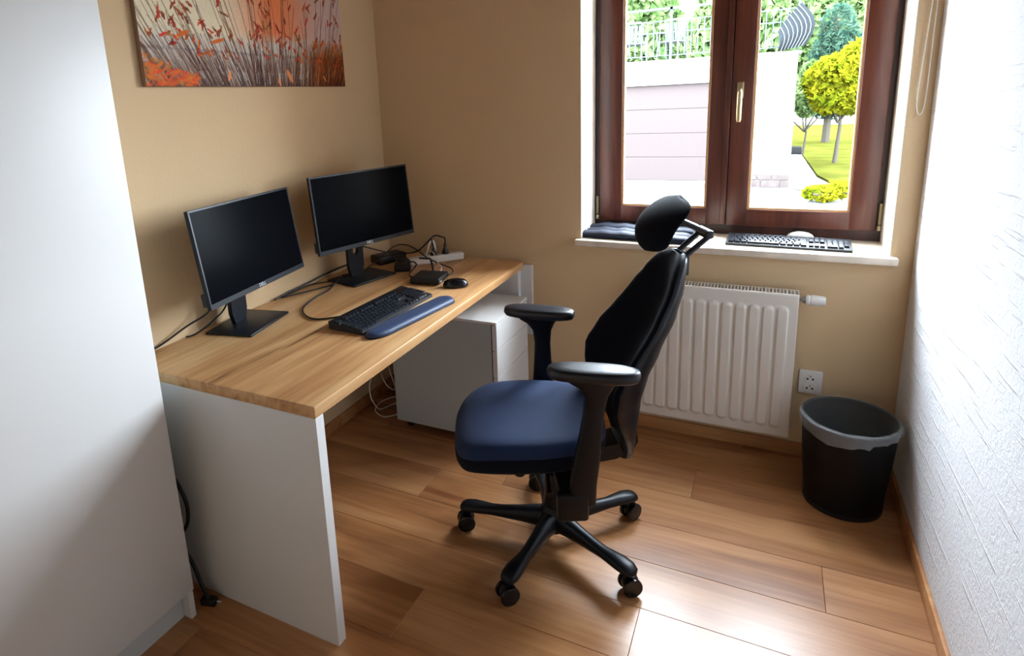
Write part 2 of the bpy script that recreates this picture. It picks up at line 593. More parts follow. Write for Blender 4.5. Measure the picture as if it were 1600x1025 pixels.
# ------------------------------------------------------------------ wardrobe
wd = thing('wardrobe', (0.147, -2.45, 0), label='tall white wardrobe at the left, in front of the desk end', cat='wardrobe')
KY0, KY1 = -3.35, -1.6495
bd = MB()
bd.box(0.005, 0.274, KY0, KY1, 0.0965, 2.30, 0.001, 1)
ob('body', bd, M['white_side'], wd, world=True)
for a, b in ((-2.498, KY1), (KY0, -2.502)):
    ob('door', MB().box(0.2755, 0.294, a, b, 0.0965, 2.30, 0.0015, 2), M['white'], wd, world=True)
ob('plinth', MB().box(0.242, 0.256, KY0 + 0.02, KY1 - 0.02, 0.0, 0.0955), M['white_side'], wd, world=True)
for yy in (KY1, KY0 + 0.018):
    ob('side_foot', MB().box(0.01, 0.288, yy - 0.018, yy, 0.0, 0.0955, 0.001, 1), M['white'], wd, world=True)

# ------------------------------------------------------------------ desk
DX, DY0, DY1, DZ = 0.7655, -1.5604, -0.0235, 0.75
dk = thing('desk', (0.38, -0.79, 0), label='oak-topped desk with white end panels along the left wall', cat='desk')
ob('desktop', MB().box(0.004, DX, DY0, DY1, DZ - 0.034, DZ, 0.0025, 3), M['desk'], dk, world=True)
ob('end_panel', MB().box(0.004, DX - 0.001, DY0 + 0.001, DY0 + 0.034, 0.0, DZ - 0.0345, 0.001, 1), M['white'], dk, world=True)
ob('end_panel', MB().box(0.004, 0.752, -0.060, -0.0255, 0.0, DZ - 0.0345, 0.001, 1), M['white'], dk, world=True)
ob('back_rail', MB().box(0.014, 0.032, DY0 + 0.0345, -0.0605, 0.45, DZ - 0.0345), M['white'], dk, world=True)
o = single('wall_board', MB().box(0.014, 0.806, -0.0225, -0.0005, 0.385, 0.732, 0.001, 1), M['white'], (0.41, -0.011, 0.385),
           'white upright board on the wall at the window end of the desk', 'board')

# ------------------------------------------------------------------ drawer unit
ux0, ux1, uy0, uy1, uz0, uz1 = 0.275, 0.803, -0.456, -0.085, 0.045, 0.596
du = thing('drawer_unit', (0.54, -0.27, 0), label='white three-drawer pedestal under the far end of the desk', cat='drawers')
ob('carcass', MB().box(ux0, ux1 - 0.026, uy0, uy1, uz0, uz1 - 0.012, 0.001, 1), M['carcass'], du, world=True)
ob('top_panel', MB().box(ux0, ux1, uy0, uy1, uz1 - 0.0115, uz1, 0.001, 1), M['white'], du, world=True)
zz = [0.050, 0.226, 0.350, 0.468, 0.5835]
zz = [0.050, 0.343, 0.466, 0.5835]
for a, b in zip(zz, zz[1:]):
    ob('drawer_front', MB().box(ux1 - 0.021, ux1, uy0 + 0.001, uy1 - 0.001, a + 0.0018, b - 0.0018, 0.001, 1), M['white'], du, world=True)
ob('drawer_gap', MB().box(ux1 - 0.0258, ux1 - 0.0212, uy0 + 0.004, uy1 - 0.004, 0.05, 0.583), M['gap'], du, world=True)
for x_ in (ux0 + 0.05, ux1 - 0.07):
    for y_ in (uy0 + 0.05, uy1 - 0.05):
        ob('caster', MB().lathe([(0.006, -0.012), (0.021, -0.011), (0.022, 0), (0.021, 0.011), (0.006, 0.012)], x_, y_, 14, 'y', 0.022).box(x_ - 0.012, x_ + 0.012, y_ - 0.014, y_ + 0.014, 0.034, 0.0448), M['black'], du, world=True)

# ------------------------------------------------------------------ radiator
rd = thing('radiator', (1.612, 0, 0.121), label='white ribbed panel radiator under the window', cat='radiator')
RX0, RX1, RZ0, RZ1 = 1.312, 1.913, 0.121, 0.723
nx, nz = 241, 40
vs, fs = [], []
zs = [RZ0 + 0.006] + [RZ0 + 0.03 + 0.002 * 0] + list(np.linspace(RZ0 + 0.034, RZ0 + 0.06, 8)) + list(np.linspace(RZ1 - 0.075, RZ1 - 0.045, 8)) + [RZ1 - 0.04, RZ1 - 0.006]
npitch = 11
px0, px1 = RX0 + 0.028, RX1 - 0.028
pitch = (px1 - px0) / npitch
for z_ in zs:
    for i in range(nx):
        x_ = RX0 + 0.004 + (RX1 - RX0 - 0.008) * i / (nx - 1)
        d = 0.0
        if px0 < x_ < px1:
            ph = ((x_ - px0) / pitch) % 1.0
            bandw = abs(ph - 0.5) * 2          # 0 band centre .. 1 groove
            band = min(1, max(0, (0.86 - bandw) / 0.22))
            band = band * band * (3 - 2 * band)
            ez = min(1, max(0, (z_ - (RZ0 + 0.036 + 0.014 * bandw ** 2)) / 0.012)) * min(1, max(0, ((RZ1 - 0.05 - 0.014 * bandw ** 2) - z_) / 0.012))
            d = 0.008 * band * ez
        vs.append((x_, -0.104 - d, z_))
for j in range(len(zs) - 1):
    for i in range(nx - 1):
        a = j * nx + i
        fs.append((a, a + 1, a + nx + 1, a + nx))
ob('front_panel', MB().add(vs, fs), M['radiator'], rd, 50, world=True)
r_ = MB()
r_.box(RX0, RX1, -0.1035, -0.0985, RZ0, RZ1, 0.002, 2)
r_.box(RX0 + 0.01, RX1 - 0.01, -0.098, -0.032, RZ0 + 0.03, RZ1 - 0.02)
r_.box(RX0 + 0.006, RX1 - 0.006, -0.032, -0.026, RZ0, RZ1 - 0.01)
ob('body', r_, M['radiator'], rd, world=True)
for x_ in (RX0, RX1 - 0.003):
    ob('side_cover', MB().box(x_, x_ + 0.003, -0.1, -0.028, RZ0 + 0.02, RZ1, 0.001, 1), M['radiator'], rd, world=True)
g = MB()
g.box(RX0 + 0.004, RX1 - 0.004, -0.0982, -0.090, RZ1 - 0.004, RZ1)
g.box(RX0 + 0.004, RX1 - 0.004, -0.040, -0.030, RZ1 - 0.004, RZ1)
x_ = RX0 + 0.008
while x_ < RX1 - 0.012:
    g.box(x_, x_ + 0.0055, -0.0905, -0.0395, RZ1 - 0.004, RZ1)
    x_ += 0.0125
ob('top_grille', g, M['radiator'], rd, world=True, kind='stuff')
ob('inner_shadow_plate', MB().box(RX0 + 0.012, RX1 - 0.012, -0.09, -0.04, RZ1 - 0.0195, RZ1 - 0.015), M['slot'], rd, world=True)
v_ = MB()
v_.tube([(RX1 - 0.002, -0.06, 0.695), (RX1 + 0.02, -0.06, 0.695)], 0.008, 12)
v_.lathe([(0.010, 0.010), (0.013, 0.012), (0.013, 0.024)], RX1, -0.06, 16, 'x', 0.695)
ob('valve_pipe', v_, M['chrome'], rd, world=True)
v_ = MB().lathe([(0.012, 0.024), (0.019, 0.026), (0.020, 0.034), (0.0185, 0.036), (0.0185, 0.040), (0.0205, 0.042), (0.0205, 0.062), (0.018, 0.086), (0.015, 0.090), (0.0, 0.090)], RX1, -0.06, 20, 'x', 0.695)
ob('thermostat_head', v_, M['white_plastic'], rd, world=True)
ob('bleed_screw', MB().tube([(RX1, -0.06, 0.155), (RX1 + 0.008, -0.06, 0.155)], 0.006, 8), M['chrome'], rd, world=True)
for x_ in (1.42, 1.81):
    ob('wall_bracket', MB().box(x_ - 0.015, x_ + 0.015, -0.0262, -0.0005, 0.2, 0.6), M['radiator'], rd, world=True)

# ------------------------------------------------------------------ wall socket
so = thing('wall_socket', (1.98, 0, 0.333), label='white double wall socket right of the radiator', cat='socket')
ob('plate', MB().box(1.938, 2.022, -0.010, -0.0005, 0.284, 0.384, 0.003, 3), M['white_plastic'], so, world=True)
ob('insert', MB().lathe([(0.0, -0.013), (0.021, -0.0135), (0.024, -0.0115), (0.024, -0.0095)], 1.978, 0, 24, 'y', 0.3515).lathe([(0.0, -0.013), (0.021, -0.0135), (0.024, -0.0115), (0.024, -0.0095)], 1.978, 0, 24, 'y', 0.3135), M['white_plastic'], so, world=True)
for zc in (0.3525, 0.3125):
    for dx in (-0.0095, 0.0095):
        ob('pin_hole', MB().lathe([(0.0, -0.0142), (0.0042, -0.0142), (0.0042, -0.0125)], 1.978 + dx, 0, 10, 'y', zc - 0.003), M['gap'], so, world=True)
    ob('earth_pin', MB().lathe([(0.0, -0.022), (0.002, -0.0218), (0.0025, -0.020), (0.0025, -0.0125)], 1.978, 0, 10, 'y', zc + 0.009), M['chrome'], so, world=True)

# ------------------------------------------------------------------ monitors
def text_mesh(s, size, ext=0.0002):
    cu = bpy.data.curves.new('lettering', 'FONT')
    cu.body = s
    cu.size = size
    cu.extrude = ext
    cu.align_x = 'CENTER'
    cu.align_y = 'CENTER'
    cu.resolution_u = 2
    to = bpy.data.objects.new('lettering', cu)
    C.objects.link(to)
    dg = bpy.context.evaluated_depsgraph_get()
    me = bpy.data.meshes.new_from_object(to.evaluated_get(dg))
    bpy.data.objects.remove(to)
    return me

def monitor(base, yaw, pc, pyaw, tilt, label):
    """front faces local +x; base at the desk, pc = panel centre relative to base (x forward, y right as seen from behind, z up)"""
    t = thing('monitor', base, yaw, label, 'monitor', 'monitors on the desk')
    ob('base', MB().box(-0.10, 0.085, -0.125, 0.125, 0.0, 0.009, 0.003, 2), M['bezel'], t)
    # neck: upright blade with an oval cable hole
    nz_ = MB()
    w2 = 0.044
    ring_o, ring_i = [], []
    n = 24
    for k in range(n):
        a = 2 * PI * k / n
        c, s = math.cos(a), math.sin(a)
        ring_i.append((0.016 * c, 0.125 + 0.021 * s))
        q = max(abs(c) / w2, abs(s) / (0.06 if s > 0 else 0.116))
        ring_o.append((c / q, 0.125 + s / q))
    xa, xb = -0.055, -0.038
    for x_, in ((xa,), (xb,)):
        vs = [(x_, a, b) for a, b in ring_o] + [(x_, a, b) for a, b in ring_i]
        nz_.add(vs, [(k, (k + 1) % n, n + (k + 1) % n, n + k) for k in range(n)])
    nz_.loft([[(xa, a, b) for a, b in ring_o], [(xb, a, b) for a, b in ring_o]], caps=False)
    nz_.loft([[(xa, a, b) for a, b in ring_i], [(xb, a, b) for a, b in ring_i]], caps=False)
    nz_.box(xa, xb, -w2, w2, 0.18, 0.34)
    ob('neck', nz_, M['bezel'], t)
    R = Matrix.Translation(pc) @ Matrix.Rotation(pyaw, 4, 'Z') @ Matrix.Rotation(-tilt, 4, 'Y')
    pw, ph = 0.5376 / 2, 0.3224 / 2
    def put(name, mb, mt, parent, sm=35, kind=None):
        mb.v = [tuple(R @ Vector(p)) for p in mb.v]
        return ob(name, mb, mt, parent, sm, kind=kind)
    b = MB()
    b.box(-0.014, 0.0, -pw, pw, -ph, ph, 0.0015, 2)
    b.box(-0.038, -0.013, -pw * 0.80, pw * 0.80, -ph * 0.86, ph * 0.72, 0.010, 3)
    case = put('casing', b, M['bezel'], t)
    fr = MB()
    e_ = 0.0016
    fr.box(0.0, e_, -pw, pw, -ph, -ph + 0.018, 0.0005, 1)
    fr.box(0.0, e_, -pw, pw, ph - 0.007, ph, 0.0005, 1)
    fr.box(0.0, e_, -pw, -pw + 0.007, -ph + 0.018, ph - 0.007, 0.0005, 1)
    fr.box(0.0, e_, pw - 0.007, pw, -ph + 0.018, ph - 0.007, 0.0005, 1)
    put('bezel', fr, M['bezel'], t)
    put('screen', MB().box(-0.0002, 0.0005, -pw + 0.0072, pw - 0.0072, -ph + 0.0182, ph - 0.0072), M['screen'], t)
    put('usb_side_block', MB().box(-0.028, -0.012, -pw - 0.001, -pw + 0.05, -ph + 0.012, -ph + 0.055, 0.002, 2), M['black'], t)
    put('mount', MB().box(-0.058, -0.034, -0.05, 0.05, -0.06, 0.06, 0.006, 2), M['bezel'], t)
    me = text_mesh('DELL', 0.017)
    Lm = R @ Matrix.Translation((e_ + 0.0002, 0.0, -ph + 0.009)) @ Matrix(((0, 0, 1, 0), (1, 0, 0, 0), (0, 1, 0, 0), (0, 0, 0, 1)))
    me.transform(Lm)
    me.materials.clear()
    lg = ob('logo', me, M['silver'], t)
    lg['label'] = 'small silver lettering on the lower bezel'
    return t

monitor((0.125, -1.139, DZ), 0.20, (0.050, 0.0, 0.305), -0.06, 0.13, 'dark monitor on the desk nearest the wardrobe')
monitor((0.178, -0.502, DZ), -0.24, (0.052, 0.0, 0.326), -0.02, 0.09, 'dark monitor standing in the room corner')

# ------------------------------------------------------------------ keyboards
def keyboard(name, loc, rotz, label, L=0.45, D=0.150, h0=0.012, h1=0.030, grp='computer keyboards'):
    """length along local x, far (function key) edge at +y"""
    t = thing(name, loc, rotz, label, 'keyboard', grp)
    sl = (h1 - h0) / D
    c = MB()
    y0, y1 = -D / 2, D / 2
    poly = [(y0, 0.0), (y0 + 0.002, 0.0), (y1 - 0.004, 0.004), (y1, 0.010), (y1, h1), (y1 - 0.002, h1 + 0.001), (y0 + 0.004, h0 + 0.001), (y0, h0 - 0.002)]
    c.prism(poly, -L / 2, L / 2, 0)
    for sx in (-1, 1):
        c.box(sx * L * 0.42 - 0.01, sx * L * 0.42 + 0.01, y1 - 0.026, y1 - 0.022, 0.0, h1 - 0.004)
    ob('case', c, M['black'], t)
    cache = {}
    def key(x, y, w, d):
        k = (round(w, 4), round(d, 4))
        if k not in cache:
            b = MB()
            hw, hd = w / 2 - 0.0009, d / 2 - 0.0009
            b.loft([[(-hw, -hd, 0), (hw, -hd, 0), (hw, hd, 0), (-hw, hd, 0)],
                    [(-hw + 0.0022, -hd + 0.0016, 0.0072), (hw - 0.0022, -hd + 0.0016, 0.0072), (hw - 0.0022, hd - 0.0024, 0.0076), (-hw + 0.0022, hd - 0.0024, 0.0076)]])
            me = b.mesh('key', 0)
            me.materials.append(M['key'])
            cache[k] = me
        o = bpy.data.objects.new('key', cache[k])
        C.objects.link(o)
        o.parent = t
        o.location = (x, y, h0 + 0.001 + sl * (y - y0))
        o.rotation_euler = (math.atan(sl), 0, 0)
    u = (L - 0.016) / 22.5
    yy = lambda r: y0 + 0.016 + u * (r + 0.0)
    X0 = -L / 2 + 0.008
    def rowk(r, x, ws):
        for w in ws:
            if w > 0:
                key(X0 + (x + w / 2) * u, yy(r), w * u, u)
            x += abs(w)
    rowk(0, 0, [1.25, 1.25, 1.25, 6.25, 1.25, 1.25, 1.25, 1.25, -0.25, 1, 1, 1, -0.25, 2, 1])
    rowk(1, 0, [2.25] + [1] * 10 + [2.75, -1.25, 1, -1.25, 1, 1, 1])
    rowk(2, 0, [1.75] + [1] * 11 + [2.25, -3.5, 1, 1, 1])
    rowk(3, 0, [1.5] + [1] * 12 + [1.5, -0.25, 1, 1, 1, -0.25, 1, 1, 1])
    rowk(4, 0, [1] * 13 + [2, -0.25, 1, 1, 1, -0.25, 1, 1, 1])
    rowk(5.3, 0, [1, -1, 1, 1, 1, 1, -0.5, 1, 1, 1, 1, -0.5, 1, 1, 1, 1, -0.25, 1, 1, 1, -0.25])
    key(X0 + 22 * u, yy(0.5), u, 2 * u) if False else None
    for q in (1.5, 3.5):
        key(X0 + 22.0 * u, yy(q), u, 2 * u)
    return t

keyboard('keyboard', (0.528, -0.866, DZ), PI / 2 - math.radians(2.5), 'black full-size keyboard on the desk behind the wrist rest')
keyboard('keyboard', (1.863, 0.100, 0.873), math.radians(-2.3), 'black keyboard lying on the stone window sill', L=0.445, D=0.15, h0=0.010, h1=0.020)

# wrist rest
t = thing('wrist_rest', (0.662, -0.885, DZ), PI / 2 - math.radians(8.5), 'long blue-black padded wrist rest along the desk front', 'wrist rest')
def stadium(L, D, n=10, taper=0.0, bow=0.0):
    pts = []
    r = D / 2
    for k in range(n + 1):
        a = -PI / 2 + PI * k / n
        pts.append((L / 2 - r + r * math.cos(a), r * math.sin(a)))
    for k in range(n + 1):
        a = PI / 2 + PI * k / n
        pts.append((-L / 2 + r * (1 + taper) + r * (1 + taper) * math.cos(a), r * math.sin(a)))
    m_ = 6
    out = []
    for (a, b) in pts:
        out.append((a, b + bow * (a / (L / 2)) ** 2))
    return out
def pillow(L, D, prof, taper=0.0, bow=0.0):
    base = stadium(L, D, 10, taper, bow)
    mb = MB()
    rings = []
    for ins, z in prof:
        k = 1 - ins / (D / 2)
        kx = 1 - ins / (L / 2)
        rings.append([(a * kx, b * k, z) for a, b in base])
    return mb.loft(rings)
ob('backing', pillow(0.474, 0.084, [(0.002, 0.0), (0.0, 0.001), (0.0, 0.004), (0.002, 0.005)], 0.9), M['black'], t)
ob('gel_pad', pillow(0.468, 0.078, [(0.0, 0.005), (0.0, 0.010), (0.003, 0.015), (0.009, 0.0185), (0.018, 0.0205), (0.030, 0.0205)], 0.9), M['gel'], t, 60)

# mouse
t = thing('mouse', (0.640, -0.492, DZ), math.radians(28), 'small black computer mouse near the desk front edge', 'mouse')
b = MB()
rings = []
for (k, z) in ((0.93, 0.001), (1.0, 0.004), (0.99, 0.010), (0.92, 0.020), (0.78, 0.028), (0.55, 0.0335), (0.28, 0.036), (0.05, 0.0365)):
    rg = []
    for q in range(28):
        a = 2 * PI * q / 28
        rg.append((0.054 * k * math.cos(a) + 0.006 * (1 - k), 0.031 * k * math.sin(a) * (1 + 0.10 * math.cos(a)), z))
    rings.append(rg)
ob('shell', b.loft(rings), M['black_gloss'], t, 60)
ob('scroll_wheel', MB().lathe([(0.004, -0.004), (0.008, -0.003), (0.008, 0.003), (0.004, 0.004)], -0.030, 0, 16, 'y', 0.026), M['black'], t)
ob('button_seam', MB().box(-0.047, -0.008, -0.0006, 0.0006, 0.018, 0.0318, rot=(0, math.radians(-16), 0)), M['gap'], t)

# ------------------------------------------------------------------ dock, adapters, power strip
t = thing('docking_box', (0.494, -0.452, DZ), math.radians(9), 'flat black docking box on the desk behind the mouse', 'dock')
ob('body', MB().box(-0.066, 0.066, -0.066, 0.066, 0.003, 0.030, 0.006, 3), M['black'], t)
ob('foot_pad', MB().box(-0.055, 0.055, -0.055, 0.055, 0.0, 0.0032), M['bezel'], t)
ob('port_strip', MB().box(-0.04, 0.04, 0.0655, 0.0668, 0.008, 0.022), M['gap'], t)
ob('front_light', MB().box(0.0655, 0.0666, -0.05, -0.03, 0.012, 0.016), M['silver'], t)
t = thing('power_adapter', (0.268, -0.305, DZ), math.radians(30), 'black power adapter brick among the cables behind the dock', 'adapter', 'black power bricks')
ob('brick', MB().box(-0.038, 0.038, -0.072, 0.072, 0.0, 0.034, 0.008, 3), M['black'], t)
ob('sticker', MB().box(-0.022, 0.022, -0.045, 0.045, 0.0335, 0.0343), M['bezel'], t)
t = thing('power_adapter', (0.130, -0.215, DZ), math.radians(-24), 'larger black power brick in the corner behind the far monitor', 'adapter', 'black power bricks')
ob('brick', MB().box(-0.045, 0.045, -0.08, 0.08, 0.0, 0.042, 0.010, 3), M['black'], t)
ob('sticker', MB().box(-0.028, 0.028, -0.05, 0.05, 0.0415, 0.0423), M['bezel'], t)

ps_c = Vector((0.365, -0.157, DZ))
ps_a = math.atan2(0.108, 0.104)
t = thing('power_strip', ps_c, ps_a, 'white power strip with plugs at the back of the desk corner', 'power strip')
ob('body', MB().box(-0.14, 0.140, -0.024, 0.024, 0.0, 0.036, 0.010, 4), M['white_plastic'], t)
for x_ in (-0.085, -0.03, 0.025, 0.08):
    ob('outlet', MB().lathe([(0.0, 0.0362), (0.016, 0.0362), (0.0185, 0.0366), (0.0185, 0.035)], x_, 0, 18), M['white_edge'], t)
def plug(lx, label, up=0.045):
    p = ps_c + Vector((math.cos(ps_a) * lx, math.sin(ps_a) * lx, 0))
    q = thing('power_plug', p + Vector((0, 0, 0.037)), ps_a, label, 'plug', 'plugs in the power strip')
    ob('plug_body', MB().lathe([(0.0, 0.0), (0.017, 0.0), (0.0175, 0.004), (0.015, 0.014), (0.009, 0.026), (0.006, up), (0.0, up)], 0, 0, 16), M['black'], q)
    return p + Vector((0, 0, 0.037 + up))
p1 = plug(0.050, 'black plug with arched cable in the white power strip', 0.05)
p2 = plug(-0.010, 'low black plug beside the arched one in the white power strip', 0.035)

def cable(name, pts, r, label, mt='cable', grp='cables on the desk', cat='cable', sub=8):
    b = MB().tube(pts, r, 7, sub)
    return single(name, b, M[mt], pts[0], label, cat, grp)

z = DZ + 0.0045
cable('cable', [(0.459, -0.96, z + 0.012), (0.40, -0.990, z + 0.002), (0.335, -1.028, z), (0.265, -1.004, z), (0.200, -0.935, z), (0.165, -0.826, z), (0.150, -0.715, z), (0.118, -0.640, z), (0.100, -0.59, z + 0.003), (0.09, -0.53, z + 0.01)], 0.0036,
      'thick black keyboard cable curving in a wide bend over the desk')
cable('cable', [(0.095, -0.62, z + 0.007), (0.030, -0.700, z + 0.004), (0.020, -0.78, z), (0.024, -0.862, z), (0.060, -0.79, z), (0.100, -0.70, z), (0.135, -0.655, z + 0.007), (0.11, -0.60, z + 0.01)], 0.003,
      'thin black cable looped flat beside the far monitor foot')
cable('cable', [(0.02, -0.90, z), (0.012, -0.80, z + 0.004), (0.012, -0.68, z + 0.008), (0.02, -0.56, z + 0.018), (0.05, -0.44, z + 0.03), (0.10, -0.38, z + 0.02)], 0.0042,
      'black cable along the wall between the two monitors')
cable('cable', [(0.055, -1.17, 0.95), (0.06, -1.21, 0.87), (0.050, -1.26, 0.822), (0.025, -1.33, 0.795), (0.014, -1.44, 0.762), (0.014, -1.55, 0.756), (0.014, -1.59, 0.735)], 0.0035,
      'black cable from the near monitor running to the wardrobe')
cable('cable', [(0.050, -1.145, 0.93), (0.06, -1.18, 0.83), (0.050, -1.24, 0.787), (0.025, -1.295, 0.756), (0.012, -1.33, 0.7535)], 0.003,
      'short black cable from the near monitor down to the desk edge')
cable('cable', [(0.16, -0.50, 0.90), (0.24, -0.44, 0.865), (0.255, -0.40, 0.845), (0.25, -0.345, 0.805), (0.26, -0.31, 0.786)], 0.003,
      'black cable drooping from the far monitor to the adapter')
cable('cable', [(0.13, -0.43, 0.762), (0.150, -0.35, 0.786), (0.20, -0.27, 0.842), (0.250, -0.235, 0.846), (0.30, -0.22, 0.82), (0.36, -0.24, 0.795), (0.45, -0.29, 0.785), (0.54, -0.335, 0.780), (0.565, -0.375, 0.77), (0.545, -0.41, 0.765)], 0.003,
      'black cable arching over the adapters and round to the dock')
cable('cable', [p1, p1 + Vector((0.0, 0.0, 0.025)), Vector((0.375, -0.11, 0.866)), Vector((0.345, -0.12, 0.872)), Vector((0.315, -0.14, 0.845)), Vector((0.275, -0.17, 0.802)), Vector((0.24, -0.22, 0.799))], 0.0034,
      'black cable arching high out of the white power strip')
cable('cable', [p2, p2 + Vector((-0.006, 0.0, 0.03)), Vector((0.330, -0.135, 0.858)), Vector((0.300, -0.165, 0.822)), Vector((0.26, -0.20, 0.80)), Vector((0.19, -0.22, 0.798))], 0.0034,
      'black cable from the low plug bending left to the power bricks')
cable('cable', [(0.30, -0.34, 0.775), (0.345, -0.35, 0.80), (0.375, -0.36, 0.79), (0.37, -0.41, 0.765), (0.40, -0.46, 0.765), (0.437, -0.47, 0.768)], 0.003,
      'black cable plugged into the left side of the dock')
cable('cable', [(0.33, -0.25, 0.79), (0.40, -0.30, 0.805), (0.43, -0.33, 0.815), (0.455, -0.36, 0.81), (0.475, -0.385, 0.785), (0.482, -0.403, 0.768)], 0.0048,
      'stubby black cable standing behind the dock')
cable('cable', [(0.315, -0.215, 0.765), (0.36, -0.22, 0.815), (0.41, -0.26, 0.825), (0.455, -0.31, 0.80), (0.50, -0.35, 0.785), (0.512, -0.396, 0.766)], 0.0022,
      'thin white cable from the power strip to the dock', 'cord')
cable('cable', [(0.355, -0.14, 0.790), (0.348, -0.13, 0.825), (0.340, -0.132, 0.848), (0.330, -0.15, 0.84), (0.322, -0.165, 0.80), (0.318, -0.175, 0.787)], 0.0045,
      'short white cable looped over the power strip', 'cord')

# cables on the floor
cable('cable', [(0.05, -0.33, 0.30), (0.09, -0.36, 0.23), (0.13, -0.455, 0.20), (0.14, -0.47, 0.15), (0.13, -0.44, 0.10), (0.12, -0.38, 0.03), (0.12, -0.30, 0.006), (0.14, -0.24, 0.006), (0.10, -0.20, 0.006), (0.06, -0.27, 0.006), (0.08, -0.36, 0.006), (0.16, -0.40, 0.006), (0.22, -0.34, 0.006)], 0.0028,
      'white cable hanging in a loop under the desk', 'cord', 'cables under the desk')
cable('cable', [(0.04, -0.25, 0.34), (0.10, -0.33, 0.24), (0.16, -0.36, 0.16), (0.17, -0.30, 0.11), (0.13, -0.27, 0.17), (0.05, -0.22, 0.30)], 0.0026,
      'white cable in a narrow upright loop beside the drawers', 'cord', 'cables under the desk')
cable('cable', [(0.10, -1.60, 0.52), (0.20, -1.60, 0.44), (0.251, -1.60, 0.355), (0.245, -1.60, 0.28), (0.20, -1.60, 0.20), (0.24, -1.60, 0.12), (0.268, -1.60, 0.05), (0.30, -1.605, 0.010)], 0.006,
      'black cable hanging in the gap between wardrobe and desk', 'cable', None)
t = thing('cable_plug', (0.295, -1.60, 0.0), 0.3, 'black plug lying on the floor between wardrobe and desk', 'plug')
ob('plug_body', MB().box(-0.03, 0.022, -0.014, 0.014, 0.0, 0.024, 0.007, 3), M['black'], t)
ob('prong', MB().tube([(0.021, 0, 0.012), (0.036, 0, 0.012)], 0.0025, 8), M['silver'], t)

